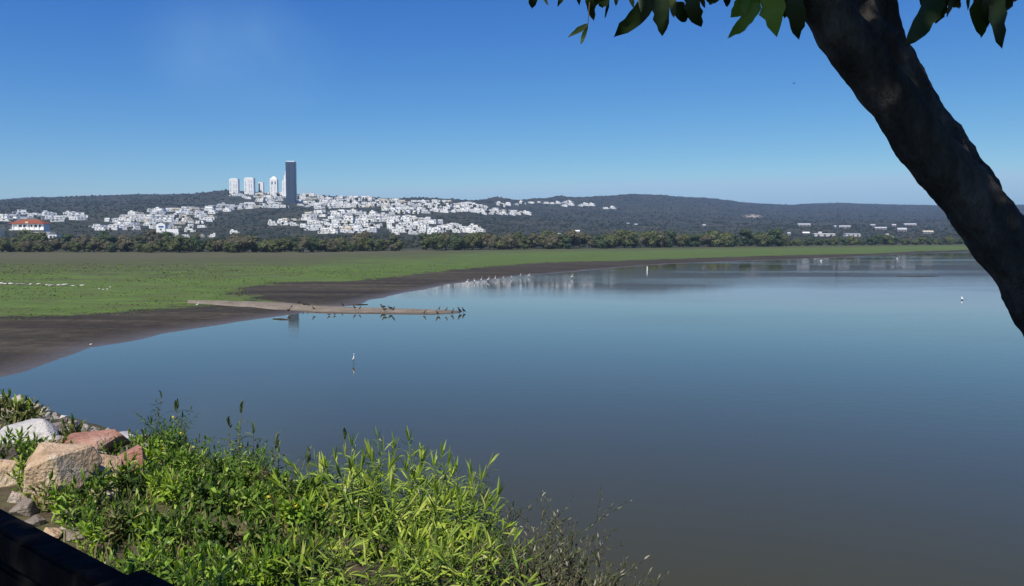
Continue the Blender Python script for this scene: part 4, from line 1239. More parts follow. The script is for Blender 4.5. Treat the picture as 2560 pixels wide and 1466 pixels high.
# broad-leaved herbs filling the left half
def herb(px, py, D, n, mat='herb', kinds=HK, nobj=18, flowers=0, name='leafy_herb', leafL=1.0, spacing=0.017):
    top = at(px, py, D)
    bx, by = top.x, top.y
    bz = float(bank_z(bx, by)); H = max(0.18, top.z - bz)
    pl = Plant(name, (bx, by, bz), 'x', 'leafy herbs on the slope', LM[mat], M['stem_green'], kinds, nobj, 'herb')
    for k in range(n):
        kk = 1.0 if k == 0 else 1 - random.uniform(0.04, 0.5)*min(1.0, 1.0/H)
        a = random.uniform(0, 6.28); rr = 0 if k == 0 else random.uniform(0.06, 0.36)*min(1.0, H*1.4)
        tip = Vector((math.cos(a)*rr, math.sin(a)*rr, H*kk))
        b0 = (random.uniform(-.06, .06), random.uniform(-.06, .06), -.03)
        shoot(pl, b0, tip, 0.005, spacing, leafL*random.uniform(0.9, 1.4), 0.0, 0.9, bend=.25, start=max(.06, 1-0.95/(H*kk)), prio0=kk)
        for j in range(4):
            f = random.uniform(max(.3, 1-.8/(H*kk)), .92); q0 = Vector(b0).lerp(tip, f); a2 = random.uniform(0, 6.28); l = min(H, 1.0)*random.uniform(.18, .35)
            shoot(pl, q0, q0 + Vector((math.cos(a2)*l*.7, math.sin(a2)*l*.7, l*.7)), 0.003, spacing, leafL*random.uniform(.75, 1.0), 0.0, 0.8, bend=.2, start=.1, prio0=kk*.8)
        if flowers and k < flowers:
            for j in range(random.randint(1, 3)):
                off = Vector((random.gauss(0, .03), random.gauss(0, .03), random.uniform(-.02, .04)))
                pl.extra.append(('flower', FLOWER, None, tip + off, (random.uniform(-.8, .2), random.uniform(-.5, .5), random.uniform(0, 6)), random.uniform(.5, .8)))
    pl.finish(); return pl.root
V, F = [], []
for k in range(6):
    a = k*math.pi/3; c, s_ = math.cos(a), math.sin(a); n = len(V)
    V += [(0, 0, 0), (c*.010-s_*.006, s_*.010+c*.006, .004), (c*.021, s_*.021, .002), (c*.010+s_*.006, s_*.010-c*.006, .004)]; F.append([n, n+1, n+2, n+3])
FLOWER = mesh_np('flower', V, F); FLOWER.materials.append(M['petal'])
sil = [(330,1130),(370,1080),(410,1050),(450,1062),(500,1112),(560,1105),(600,1078),(640,1120),(700,1150),(760,1195),(800,1215)]
def sil_y(x): return float(np.interp(x, [s[0] for s in sil], [s[1] for s in sil]))
for row, (dpy, D0, D1, step, nn) in enumerate([(0, 8.2, 6.6, 33, 7), (55, 6.9, 5.6, 34, 8), (125, 5.7, 4.8, 36, 8), (200, 4.8, 4.1, 40, 7), (280, 4.1, 3.6, 42, 6)]):
    where = ['by the water', 'in the left bush second row', 'in the left bush third row', 'in the left bush fourth row', 'in the left bush front row'][row]
    x = 392 - row*22
    while x < 800:
        D = D0 + (D1-D0)*(x-300)/500
        fl = random.choice([0, 0, 0, 1]) if row < 4 else 0
        sp = random.choices(['herb', 'herb_shade', 'lime', 'dry'], (.50, .28, .14, .08))[0]
        kn = random.choice([HK, HK, NK, RK2])
        r_ = herb(x+random.uniform(-12, 12), sil_y(x)+dpy+random.uniform(-26, 26), D, nn if sp != 'dry' else 3, sp, kn, 20, fl, spacing=0.017 if kn is not NK else 0.013)
        later(r_, x, {'herb': 'leafy green herb', 'herb_shade': 'shade toned herb', 'lime': 'lime green herb', 'dry': 'dry tan herb'}[sp] + (' in yellow flower' if fl else ''), where)
        x += step*random.uniform(.8, 1.15)
x = 260
while x < 720:
    r_ = herb(x, random.uniform(1372, 1412), random.uniform(3.1, 3.5), 6, random.choice(['herb', 'herb', 'lime']), HK, 20, 0); later(r_, x, 'leafy green herb', 'at the bottom edge of the left bush')
    x += random.uniform(36, 52)
# low plants round the rocks, left
for (px, py, D, what) in [(20,1010,17,'olive weed'),(55,1015,17,'olive weed'),(75,1035,16,'olive weed'),(40,1030,16,'olive weed'),(182,1085,14,'olive weed')]:
    r_ = herb(px, py, bank_hit(px, py+34).y, 7, 'olive', HK, 10, 0, 'rock_weed', 1.5, 0.035); later(r_, px, 'bushy weed', 'behind the big white boulder')
for (px, py, D) in [(5,1270,5.2),(60,1305,4.9),(95,1330,4.6),(130,1340,4.5),(150,1360,4.3),(195,1375,4.1),(30,1255,5.6),(110,1290,5.1),(75,1280,5.3),(160,1305,5.0),(220,1400,3.8),(205,1320,4.8),(240,1355,4.3),(60,1262,5.6),(95,1275,5.5),(140,1285,5.4),(190,1295,5.2),(225,1305,5.1),(262,1295,5.2),(300,1275,5.6),(328,1250,6.0),(120,1310,4.9),(170,1330,4.7),(215,1345,4.5),(250,1330,4.6),(285,1320,4.8),(320,1310,4.9),(245,1375,4.0),(290,1370,4.0),(340,1360,4.1),(375,1390,3.7)]:
    r_ = herb(px, py, D, 4, random.choice(['olive', 'herb', 'herb', 'lime']), HK, 14, 0, 'rock_weed', 1.0, 0.02); later(r_, px, 'low weed', 'below the tan boulders')
for (px, py, D) in [(455,1395,2.9),(505,1402,2.8),(555,1420,2.75),(480,1440,2.6),(560,1385,3.0),(755,1408,3.0)]:
    r_ = herb(px, py, D, 4, 'lime', BK, 26, 0, 'lime_herb', 0.42, 0.022); later(r_, px, 'bright lime herb', 'at the bottom beside the black rail')
settle(); PENDING.clear()

# tall thin grey weed with drooping leaves, standing against the water
def tall_weed(px, py, D, label, n=3):
    top = at(px, py, D); bz = float(bank_z(top.x, top.y)); H = top.z-bz
    pl = Plant('tall_weed', (top.x, top.y, bz), label, 'tall weeds against the water', LM['weed'], M['stem_brown'], WDK, 24, 'weed')
    for k in range(n):
        tip = Vector((random.gauss(0, .12) if k else 0, random.gauss(0, .1) if k else 0, H*(1 if k == 0 else random.uniform(.6, .9))))
        shoot(pl, (random.uniform(-.04, .04), 0, -.03), tip, 0.006, 0.05, random.uniform(.8, 1.1), 0.5, 0.75, bend=.1, start=.25, prio0=1)
    pl.finish()
tall_weed(403, 996, 8.6, 'tallest grey green weed rising against the water', 4)
tall_weed(440, 1030, 8.4, 'leafy weed just right of the tallest one', 3)
tall_weed(603, 1035, 7.0, 'slender weed standing in the middle of the left bush', 3)
tall_weed(690, 1115, 6.2, 'drooping weed right of the slender one', 3)
tall_weed(775, 1180, 5.6, 'short drooping weed between the two bushes', 3)
tall_weed(862, 1100, 5.6, 'thin weed above the left shoulder of the centre bush', 2)

# sparse twiggy shrubs at right
def twiggy(px, py, D, label, n=6, nobj=40):
    top = at(px, py, D); bx, by = top.x-0.05, top.y-.1; bz = float(bank_z(bx, by)); H = max(.25, top.z-bz)
    pl = Plant('twiggy_shrub', (bx, by, bz), label, 'sparse twiggy shrubs at the water', LM['twigleaf'], M['twig'], TK, nobj, 'shrub')
    def grow(p0, d, l, r, lev):
        p1 = p0 + d*l
        mid = p0.lerp(p1, .5) + Vector((random.gauss(0, .05), random.gauss(0, .05), random.gauss(0, .03)))*l
        pl.stem([p0, mid, p1], r, r*.55, 4)
        for k in range(int(l/0.022)):
            f = random.random(); rad = Vector((random.gauss(0, 1), random.gauss(0, 1), random.gauss(0.2, 1))).normalized()
            pl.leaf(p0.lerp(p1, f), (d + rad*1.2), rad, random.uniform(.6, 1.3), None, random.random()+p1.z)
        if lev > 0:
            for k in range(random.choice((2, 3, 3))):
                dd = (d + Vector((random.gauss(0, .55), random.gauss(0, .5), random.gauss(0.05, .4)))).normalized()
                grow(p0.lerp(p1, random.uniform(.5, 1)), dd, l*random.uniform(.5, .75), r*.6, lev-1)
    for k in range(n):
        a = random.uniform(0, 6.28); sp = 0 if k == 0 else random.uniform(.15, .75)
        d = Vector((math.cos(a)*sp, math.sin(a)*sp*.6, 1)).normalized()
        if k == 0: d = (Vector((top.x-bx, top.y-by, H))).normalized()
        if H > 1.0: pl.stem([Vector((0, 0, -.03)), d*(H-.9)], .007, .006, 4)
        grow(d*max(0, H-.95) + Vector((random.uniform(-.04, .04), random.uniform(-.04, .04), -.03)), d, min(H, .95)*random.uniform(.50, .64), .006, 2)
    pl.finish(); return pl.root
TW = [(1215,1290,4.9),(1300,1290,5.2),(1400,1350,4.7),(1500,1360,5.0),(1245,1190,5.4),(1262,1215,5.3),(1345,1215,6.2),(1300,1240,5.6),(1395,1290,5.4),(1450,1285,5.6),(1500,1320,5.4),(1520,1390,4.8),(1225,1330,4.6),(1270,1345,4.5),(1320,1335,4.6),(1380,1325,4.9),(1425,1310,5.2),(1300,1400,4.1),(1410,1390,4.3),(1465,1400,4.4),(1440,1430,4.0),(1240,1400,4.0),(1215,1420,3.8),(1385,1440,3.9),(1330,1445,3.8),(1270,1440,3.8)]
for (px, py, D) in TW: later(twiggy(px, py, D, 'x', (4 if py > 1380 else 3) if py > 1230 else 3), px, 'sparse twiggy shrub', 'at the right end of the bushes')
settle(); PENDING.clear()

# dry grass and small blades over the bare soil: one mass
rs = np.random.default_rng(9)
N = 9000
u_ = rs.uniform(-100, 1560, N); Dn = 3.2*(26/3.2)**rs.uniform(0, 1, N)
X_ = x_of(u_, Dn); Y_ = Dn; Z_ = bank_z(X_, Y_); s_v = bank_s(X_, Y_)
m = (s_v > 3.0) & (nz(X_*1.2, Y_*1.2, 8, 3) > -0.2)
X_, Y_, Z_ = X_[m], Y_[m], Z_[m]; N = len(X_)
L_ = rs.uniform(.05, .17, N); a = rs.uniform(0, 6.28, N); tl = rs.uniform(.1, .9, N); wd = rs.uniform(.002, .005, N)*np.clip(Y_/5, 1, 3)
tx, ty = X_+np.cos(a)*L_*tl, Y_+np.sin(a)*L_*tl
mx_, my_, mz_ = X_*.55+tx*.45, Y_*.55+ty*.45, Z_+L_*.62
VV = np.stack([np.stack([X_-wd, Y_, Z_-.02], -1), np.stack([X_+wd, Y_, Z_-.02], -1), np.stack([mx_+wd*.8, my_, mz_], -1), np.stack([mx_-wd*.8, my_, mz_], -1), np.stack([tx, ty, Z_+L_*(1.05-.5*tl)], -1)], 1).reshape(-1, 3)
BF = (np.array([[0,1,2],[0,2,3],[3,2,4]])[None]+np.arange(N)[:, None, None]*5).reshape(-1, 3)
M['blade'] = leaf_mat('slope_blade', [(0.0, (0.05, 0.09, 0.02)), (0.4, (0.10, 0.15, 0.03)), (0.7, (0.22, 0.19, 0.09)), (1.0, (0.36, 0.29, 0.16))], .25, .6, .3)
add('slope_grass', mesh_np('slope_grass', VV, BF, False, {'tint': np.repeat(rs.random(N), 5)}), M['blade'], kind='stuff', label='thin green and dry grass over the slope', cat='grass')
# ------------------------------------------------------------------ leaning tree at the right, close to the viewer
t = NT('dark_bark'); p = t.obj()
mp = t.n('ShaderNodeMapping'); mp.inputs['Scale'].default_value = (1.0, 1.0, 0.35); t.l(p, mp.inputs['Vector'])
n1 = t.noise(9, 6, 0.65, mp.outputs['Vector']); n2 = t.noise(40, 5, 0.6, mp.outputs['Vector'])
c = t.ramp(n1, [(0.3, (0.020, 0.018, 0.017)), (0.5, (0.055, 0.051, 0.049)), (0.7, (0.120, 0.113, 0.108))])
M['bark'] = t.done(t.bsdf(c, 0.9, 0.1, t.bump(t.math('ADD', n1, t.math('MULTIPLY', n2, 0.5)), 1.0, 0.06)))
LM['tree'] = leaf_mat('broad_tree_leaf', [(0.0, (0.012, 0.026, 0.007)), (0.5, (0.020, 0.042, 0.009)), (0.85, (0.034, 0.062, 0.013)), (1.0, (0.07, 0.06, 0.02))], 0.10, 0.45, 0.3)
TD = 2.5
LM['sunlit'] = leaf_mat('sunlit_tone_tree_leaf', [(0.0, (0.10, 0.20, 0.03)), (1.0, (0.19, 0.30, 0.05))], 0.35, 0.4, 0.4)  # brighter copy of the tree leaf: sunlight painted into the colour
def tp(px, py, d=TD): return at(px, py, d)
q = TD/FPX
base = tp(3240, 1900); base.z = float(bank_z(base.x, base.y)) - 0.1
tree = add('leaning_tree', None, loc=(base.x, base.y, base.z+0.1), label='dark leaning tree trunk forking at the right side of the view', cat='tree')
TB = Vector(tree.location)
def dense(pts, rads, k=7):
    """Catmull-Rom through the points"""
    P_, R_ = [], []
    n = len(pts)
    for i in range(n-1):
        p0, p1, p2, p3 = pts[max(i-1, 0)], pts[i], pts[i+1], pts[min(i+2, n-1)]
        for j in range(k):
            s = j/k
            P_.append(0.5*((2*p1) + (p2-p0)*s + (2*p0-5*p1+4*p2-p3)*s*s + (3*p1-p0-3*p2+p3)*s**3)); R_.append(rads[i]*(1-s)+rads[i+1]*s)
    P_.append(pts[-1]); R_.append(rads[-1]); return P_, R_
def limb(name, pts, rpx, n=26, bump=0.10, seed=1, k=7, **kw):
    P_, R_ = dense([x - TB for x in pts], [r*q for r in rpx], k)
    return add(name, mesh_np(name, *tube(P_, R_, n, bump, seed), smooth=True), M['bark'], parent=tree, **kw)
limb('trunk', [base, tp(2870, 1200, 2.5), tp(2645, 818, 2.5), tp(2512, 614, 2.5), tp(2418, 492, 2.5), tp(2326, 384, 2.5), tp(2242, 268, 2.5), tp(2150, 142, 2.5), tp(2038, -14, 2.5), tp(1915, -190, 2.45), tp(1860, -330, 2.3)],
     [100, 84, 76, 70, 64, 60, 58, 57, 54, 48, 38], 44, 0.13, 2, 14)
limb('limb', [tp(2530, 650, 2.56), tp(2446, 505, 2.68), tp(2374, 390, 2.78), tp(2310, 285, 2.86), tp(2252, 178, 2.9), tp(2200, 75, 2.9), tp(2192, -30, 2.88), tp(2190, -160, 2.66), tp(2230, -330, 2.7)],
     [56, 62, 60, 58, 57, 54, 48, 44, 34], 32, 0.16, 5, 12)
limb('limb', [tp(2215, 110, 2.66), tp(2165, 50, 2.68), tp(2148, -40, 2.7), tp(2120, -180, 2.8), tp(2050, -330, 2.95)], [40, 34, 26, 24, 18], 16, 0.12, 8, 7)
# branches over the viewer (above the frame)
br = []
def branch(pts, r, **kw):
    return limb('branch', pts, r, 10, 0.08, random.randint(0, 90), 5, **kw)
A0 = tp(1915, -190, 2.45)
branch([A0, tp(1800, -120, 2.5), tp(1650, -75, 2.5), tp(1480, -60, 2.5), tp(1300, -70, 2.5)], [26, 17, 12, 8, 4])
branch([tp(2190, -120, 2.66), tp(2300, -90, 2.6), tp(2420, -70, 2.55), tp(2560, -80, 2.5), tp(2700, -110, 2.45)], [22, 15, 11, 8, 4])
top = tp(1860, -330, 2.3)
CR = [Vector((-2.4, -1.2, 10.6)), Vector((-0.8, -2.6, 11.6)), Vector((1.2, -2.2, 12.2)), Vector((3.2, -0.8, 12.4)), Vector((4.2, 1.2, 12.0)), Vector((-0.2, -0.6, 11.4)), Vector((2.2, 0.6, 12.2))]
for c_ in CR:
    mid = top.lerp(c_, .5) + Vector((0, 0, .35))
    branch([top, mid, c_], [34, 22, 7])
# leaves that show along the top edge: each placed, hanging from the twigs
TL = [leaf_kind(1.0, w_, c_, f_, 7, None, wv) for (w_, c_, f_, wv) in ((.36, .5, .25, .0), (.46, .9, .2, .05), (.30, .3, .3, .0), (.55, .7, .25, .08))]
def hang(bx, by, tx, ty, wpx, d=2.45, curl=0.5, facing=0.0, label=None, wave=0.03):
    a, b = tp(bx, by, d), tp(tx, ty, d + random.uniform(-.06, .06))
    L = (b-a).length; W = wpx*d/FPX
    V, F = leaf_geo(L, W*0.84, curl, 0.22, 9, wave=wave)
    # toothed, uneven rim
    rr = random.Random(int(bx*7+tx))
    V = [(x*(1+rr.uniform(-.28, .12)), y*(1+rr.uniform(-.03, .03)), z + rr.uniform(-.06, .06)*W) for x, y, z in V]
    Ly = max(v[1] for v in V)
    V = [(x*(1+0.9*max(0, y/Ly-.35)), y, z) for x, y, z in V]
    me_ = mesh_np('leaf', V, F, True)
    m = frame(b-a, (Vector((0, 0, 8)) - a).cross(b-a).cross(b-a)*-1.0, facing)
    o = add('leaf', me_, LM['sunlit'] if 1825 < tx < 1950 else LM['tree'], parent=tree, label='fresh toned green leaf' if 1825 < tx < 1950 else label)
    o.matrix_local = Matrix.Translation(a-TB) @ m.to_4x4()
    tw = nearest_twig(a)
    add('leaf_stalk', mesh_np('leaf_stalk', *tube([tw-a, (tw-a)*.5+Vector((0, 0, .01)), Vector((0, 0, 0))], [.0022, .0018, .0014], 5)), M['stem_brown'], parent=tree, loc=a-TB)
TWG = [tp(x, -60-12*math.sin(x*.01), 2.5) for x in range(1300, 2000, 15)] + [tp(x, -78, 2.56) for x in range(2210, 2660, 15)]
def nearest_twig(a): return min(TWG, key=lambda v: (v-a).length)
random.seed(8)
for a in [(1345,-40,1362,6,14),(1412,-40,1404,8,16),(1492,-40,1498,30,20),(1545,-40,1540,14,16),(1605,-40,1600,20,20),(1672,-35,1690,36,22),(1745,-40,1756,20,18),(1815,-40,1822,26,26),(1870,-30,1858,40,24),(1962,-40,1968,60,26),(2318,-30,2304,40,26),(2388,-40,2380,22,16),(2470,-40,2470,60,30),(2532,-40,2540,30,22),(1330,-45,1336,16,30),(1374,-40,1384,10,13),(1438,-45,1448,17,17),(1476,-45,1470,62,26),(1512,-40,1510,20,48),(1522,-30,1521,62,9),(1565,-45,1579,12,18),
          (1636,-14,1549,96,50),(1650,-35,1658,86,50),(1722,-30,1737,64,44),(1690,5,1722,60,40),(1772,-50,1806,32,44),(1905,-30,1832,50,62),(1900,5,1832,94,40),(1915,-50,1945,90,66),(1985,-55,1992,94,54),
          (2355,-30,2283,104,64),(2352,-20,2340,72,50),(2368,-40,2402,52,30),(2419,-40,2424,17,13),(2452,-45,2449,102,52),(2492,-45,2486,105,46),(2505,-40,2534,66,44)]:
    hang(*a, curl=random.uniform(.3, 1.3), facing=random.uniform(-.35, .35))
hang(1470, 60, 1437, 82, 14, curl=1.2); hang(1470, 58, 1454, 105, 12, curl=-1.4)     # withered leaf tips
# the crown above and behind the viewer; it shades the trunk, the rail and the viewer
rs = np.random.default_rng(41)
LV, LF = leaf_geo(1.0, .40, .7, .25, 4); LV = np.array(LV); LF = np.array(LF)
V, F, T = [], [], []
n = 0; cnt = 0
sx, sy = SUN.x/SUN.z, SUN.y/SUN.z
cl = []
while len(cl) < 520:
    c_ = np.array([0.9, -0.9, 11.3]) + rs.normal(size=3)*np.array([2.6, 1.7, 0.75])
    k = c_[2]-6.8
    fx, fy = c_[0]-sx*k, c_[1]-sy*k
    if fx < -3.6 or fx > 7: continue
    if fy > 2.7 and fx < 1.15: continue
    if fy > 6.5: continue
    if c_[2] < 9.4 or (c_[1] > -0.3 and c_[2] < CAM_H + 0.42*max(c_[1], 0)+1.0): continue
    cl.append(c_)
for c_ in cl:
    for j in range(26):
        p_ = c_ + rs.normal(size=3)*np.array([.26, .26, .18])
        k = p_[2]-6.8
        if p_[1]-sy*k > 2.95 and p_[0]-sx*k < 1.0: continue
        d_ = Vector(rs.normal(size=3)*np.array([1, 1, .5]) + np.array([0, 0, -.35]))
        A = np.array(frame(d_, Vector((rs.normal()*.4, rs.normal()*.4, 1))))*float(rs.uniform(.13, .22))
        V.append(LV @ A.T + p_ - np.array(TB)); F.append(LF+n); n += len(LV); T.append(np.full(len(LV), rs.random()))
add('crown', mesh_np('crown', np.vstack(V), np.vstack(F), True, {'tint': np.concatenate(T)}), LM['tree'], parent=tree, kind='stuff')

# ------------------------------------------------------------------ dark wooden fence rail, bottom left
M['darkwood'] = simple('dark_wood', (0.010, 0.009, 0.009), 0.9, 0.05, 0.4, 12.0, 0.3)  # near-black wood colour, varied by noise
ZR = 7.26
P0, P1 = hit(0, 1266, ZR), hit(280, 1411, ZR)
fd = (P1-P0).normalized(); fn = Vector((fd.y, -fd.x, 0))
if fn.dot(-P0) < 0: fn = -fn
yaw = math.atan2(fd.y, fd.x)
mid = P0 - fn*0 ; gz = float(bank_z(P0.x, P0.y))
fence = add('wooden_fence', None, loc=(P0.x, P0.y, gz), rot=(0, 0, yaw), label='black wooden fence in shade at the bottom left corner', cat='fence')
def fbox(name, x0, x1, y0, y1, z0, z1, bev=0.008):
    bm = bmesh.new(); bmesh.ops.create_cube(bm, size=1.0)
    bmesh.ops.scale(bm, vec=(x1-x0, y1-y0, z1-z0), verts=bm.verts)
    bmesh.ops.translate(bm, vec=((x0+x1)/2, (y0+y1)/2, (z0+z1)/2-gz), verts=bm.verts)
    bmesh.ops.bevel(bm, geom=bm.edges[:], offset=bev, segments=2, affect='EDGES')
    me_ = bpy.data.meshes.new(name); bm.to_mesh(me_); bm.free()
    return add(name, me_, M['darkwood'], parent=fence)
sgn = 1 if (Matrix.Rotation(yaw, 3, 'Z') @ Vector((0, 1, 0))).dot(fn) > 0 else -1     # +1: local +y points at the viewer
def side(a, b): return (min(sgn*a, sgn*b), max(sgn*a, sgn*b))
fbox('rail', -3.2, 3.2, *side(0.0, 0.075), ZR-0.085, ZR)
fbox('rail', -3.2, 3.2, *side(0.01, 0.065), ZR-0.24, ZR-0.108)
fbox('rail', -3.2, 3.2, *side(0.01, 0.065), ZR-0.52, ZR-0.40)
xs_ = (hit(385, 1466, ZR+.03)-P0).dot(fd)
for k in (-2, -1, 0, 1, 2):
    xp = xs_ + k*1.9
    if abs(xp) > 3.2: continue
    po = fbox('post', xp-.075, xp+.075, *side(0.077, 0.21), gz-0.3, ZR+0.012)
    fbox('post_cap', xp-.095, xp+.095, *side(0.005, 0.235), ZR+0.0125, ZR+0.036)

# ------------------------------------------------------------------ birds
M['egret'] = simple('white_feathers', (0.82, 0.82, 0.80), 0.8, 0.2, 0.05, 6.0)
M['dark_bird'] = simple('black_brown_feathers', (0.022, 0.02, 0.018), 0.6, 0.3, 0.3, 8.0)
M['brown_bird'] = simple('brown_feathers', (0.11, 0.085, 0.06), 0.7, 0.2, 0.3, 8.0)
M['legs'] = simple('dark_bird_leg', (0.05, 0.045, 0.035), 0.6, 0.3, 0.1, 8.0)
def bird_body(name, pts, rads, n=9, flat=1.0):
    P_, R_ = dense([Vector(x) for x in pts], rads, 4)
    return mesh_np(name, *tube(P_, R_, n), smooth=True)
EG = bird_body('body', [(-.30,0,.36),(-.20,0,.40),(-.06,0,.44),(.07,0,.50),(.13,0,.58),(.09,0,.68),(.11,0,.80),(.17,0,.86),(.23,0,.855),(.34,0,.84)], [.012,.055,.085,.07,.035,.022,.02,.030,.016,.003])
CO = bird_body('body', [(-.24,0,.10),(-.14,0,.17),(-.02,0,.25),(.07,0,.36),(.09,0,.46),(.11,0,.53),(.16,0,.55),(.25,0,.54)], [.015,.07,.105,.085,.045,.04,.022,.004])
DU = bird_body('body', [(-.30,0,.20),(-.20,0,.17),(-.04,0,.16),(.10,0,.19),(.15,0,.28),(.18,0,.35),(.23,0,.36),(.31,0,.34)], [.015,.075,.115,.09,.045,.05,.03,.012])
def bird_leg(name, x, y, h): return mesh_np(name, *merge([tube([(x, y, h), (x-.01, y, h*.5), (x, y, 0.0)], [.012, .009, .009], 5), tube([(x-.02, y, .006), (x+.07, y, .004)], [.012, .006], 5)]))
LEGS = {}
def bird(kind, px, py, label, hm, yaw_, z=None, group='birds resting on the sandbar', mat=None):
    me_, hh, mt, lh = {'egret': (EG, .88, 'egret', .40), 'cormorant': (CO, .57, 'dark_bird', .16), 'duck': (DU, .40, 'brown_bird', .10)}[kind]
    g = hit(px, py, 0.0 if z is None else z)
    s = hm/hh
    o = add(kind, None, loc=g, rot=(0, 0, yaw_), scale=s, label=label, cat='bird', group=group)
    mk = mat or mt
    key = (kind, mk)
    if key not in LEGS:
        b_ = me_.copy(); b_.materials.append(M[mk])
        ls = []
        for y in (-.035, .035):
            l_ = bird_leg('leg', -.03 if kind != 'cormorant' else 0.0, y, lh); l_.materials.append(M['legs']); ls.append(l_)
        LEGS[key] = (b_, ls)
    b_, ls = LEGS[key]
    add('body', b_, parent=o)
    for l_ in ls: add('leg', l_, parent=o)
    return o
random.seed(2)
PENDING.clear()
for (px, py, kd, hp, mt) in [(748,760,'duck',9,'dark_bird'),(761,765,'duck',10,'dark_bird'),(771,766,'duck',9,'dark_bird'),(729,770,'cormorant',9,None),(722,778,'duck',9,'dark_bird'),(784,776,'cormorant',13,'brown_bird'),(857,767,'cormorant',12,None),
        (886,773,'cormorant',12,None),(900,774,'cormorant',10,None),(957,771,'duck',12,'dark_bird'),(961,777,'duck',12,None),(976,774,'duck',11,'dark_bird'),(984,778,'cormorant',13,None),(1098,776,'cormorant',12,'brown_bird'),(1116,778,'cormorant',12,'brown_bird'),
        (1062,785,'cormorant',13,'brown_bird'),(1093,787,'cormorant',14,'brown_bird'),(1131,785,'cormorant',16,'brown_bird'),(1149,783,'cormorant',18,None),(1159,782,'cormorant',16,None),(822,789,'duck',8,'brown_bird'),(836,788,'duck',8,'brown_bird')]:
    z = 0.30 if px < 1120 and not (px in (822, 836)) else 0.02
    if px in (1062, 1093): z = 0.08
    g = hit(px, py, z); o = bird(kd, px, py, 'x', hp*g.y/FPX*0.85, random.choice((0, 3.14))+random.uniform(-.7, .7), z, mat=mt)
    what = {'dark_bird': 'black', 'brown_bird': 'brown', None: 'black' if kd == 'cormorant' else 'brown'}[mt]
    later(o, px, what + (' upright waterbird' if kd == 'cormorant' else ' crouching waterbird'), 'on or beside the sandbar')
settle(); PENDING.clear()
bird('egret', 884, 914, 'white egret with raised neck wading alone in the near water', .80, -1.2, -0.06, 'white egrets')
bird('egret', 1430, 697, 'white egret standing in the water off the mud point', 1.0, .4, 0.0, 'white egrets')
bird('egret', 494, 768, 'white egret at the grassy end of the sandbar', .6, .4, .2, 'white egrets')
for i, x in enumerate([1168, 1186, 1203, 1221, 1238, 1258, 1279, 1301, 1322]):  # added egrets, standing in for white reflections of the houses
    y = float(np.interp(x, [1130, 1210, 1330], [713, 703, 690])) + random.uniform(.5, 3)
    later(bird('egret', x, y, 'x', random.uniform(.75, 1.0), random.uniform(-2.5, 2.5), 0.0, 'white egrets'), x, 'added white egret', 'lined along the far mud edge')
settle(); PENDING.clear()
bird('duck', 2405, 752, 'white waterbird floating alone left of the leaning trunk', .55, 1.2, -.08, 'white waterbirds', 'egret')
bird('duck', 2053, 654, 'tiny white waterbird floating near the far right shore', .8, .4, -.1, 'white waterbirds', 'egret')
bird('duck', 2243, 648, 'tiny white waterbird farthest right off the far shore', .8, .4, -.1, 'white waterbirds', 'egret')
bird('duck', 227, 863, 'small white waterbird resting on the near mud edge', .13, .4, .05, 'white waterbirds', 'egret')
g = hit(1618, 679, -.2)
o = add('marker_post', None, loc=g, label='white marker post standing in the water off the far shore', cat='post')
add('post', mesh_np('post', *tube([(0,0,-.3),(0,0,1.35)], [.16, .14], 8)), M['white'], parent=o); add('cap', mesh_np('cap', *tube([(0,0,1.35),(0,0,1.46)], [.2, .1], 8)), M['pgrey'], parent=o)
# a bird on the wing
g = at(1985, 209, 70)
o = add('flying_bird', None, loc=g, rot=(0, 0, .5), label='small dark bird flying high in the clear sky', cat='bird')
add('body', bird_body('body', [(-.12,0,0),(-.04,0,.01),(.05,0,.01),(.11,0,.0)], [.008,.03,.03,.005], 7), M['dark_bird'], parent=o)
for s in (-1, 1):
    V = [(-.03,0,.01),(.05,0,.01),(.03,s*.10,.06),(-.04,s*.10,.06),(.0,s*.2,.03),(-.03,s*.2,.03),(-.03,0,.0),(.05,0,.0),(.03,s*.10,.052),(-.04,s*.10,.052)]
    add('wing', mesh_np('wing', V, [[0,1,2,3],[3,2,4,5],[6,9,8,7],[9,5,4,8]]), M['dark_bird'], parent=o)
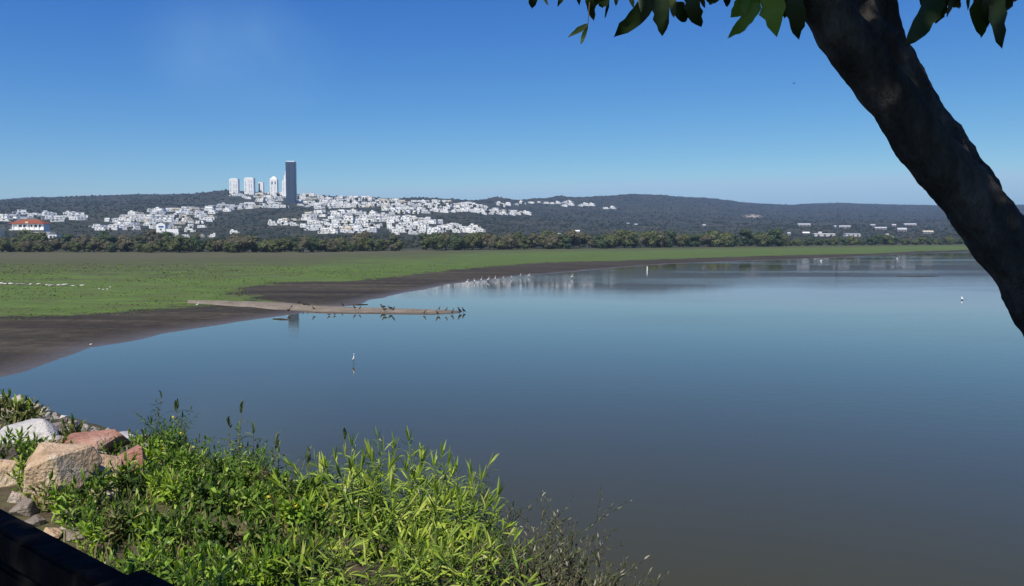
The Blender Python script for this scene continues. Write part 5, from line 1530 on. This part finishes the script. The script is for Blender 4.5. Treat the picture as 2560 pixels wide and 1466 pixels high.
# drift sticks on the water
M['drift'] = simple('wet_driftwood', (0.05, 0.042, 0.035), 0.6, 0.3, 0.3, 6.0)
for (x0, y0, x1, y1, lb) in [(682,798,722,800,'dark driftwood stick floating near the sandbar root'),(2240,692,2345,691,'long dark driftwood pole floating far off at right'),(868,763,920,762,'thin dark stick in the strip of water above the sandbar')]:
    a, b = hit(x0, y0), hit(x1, y1)
    add('driftwood', mesh_np('driftwood', *tube([Vector((0,0,0)), (b-a)*.5+Vector((0,.1,.02)), b-a], [.05, .09, .04], 7, .2, 3), smooth=True), M['drift'], loc=a+Vector((0,0,.02)), label=lb, cat='driftwood', group='driftwood sticks on the water')
# pale stones lying in the meadow at left
PENDING.clear()
random.seed(6)
xx = -8
while xx < 205:
    g = hit(xx, 714+xx*.025+random.uniform(-2, 2), .3); w = random.uniform(10, 26)*g.y/FPX
    me_, m = random.choice(RK[:3])
    gz_ = float(land(u_of(g.x, g.y), g.y)[0])
    o = add('meadow_stone', me_, None, loc=(g.x, g.y, gz_+.08), rot=(0, 0, random.uniform(0, 6)), scale=(w, w*.8, random.uniform(.3, .6)), label='x', cat='stone', group='pale stones in the meadow')
    later(o, xx, 'pale stone', 'in the row across the left meadow'); xx += random.uniform(9, 22)
for (x, y) in [(248, 725), (258, 727), (268, 726), (275, 721)]:
    g = hit(x, y, .3); o = add('meadow_stone', RK[0][0], None, loc=(g.x, g.y, float(land(u_of(g.x, g.y), g.y)[0])+.05), scale=(.5, .45, .3), label='x', cat='stone', group='pale stones in the meadow')
    later(o, x, 'pale stone', 'in the small curved group on the meadow')
settle(); PENDING.clear()
# ------------------------------------------------------------------ haze in the air
t = NT('haze')
pv = t.n('ShaderNodeVolumePrincipled')
pv.inputs['Color'].default_value = (0.50, 0.72, 1.0, 1)
pv.inputs['Density'].default_value = HAZE
pv.inputs['Anisotropy'].default_value = 0.2
t.l(pv.outputs[0], t.out.inputs['Volume'])
V, F_ = box_geo([(0, 4300, 172, 17000, 8900, 352)])
add('haze', mesh_np('haze', V, F_), t.m, kind='stuff', label='thin blue haze over the far hills', cat='haze')
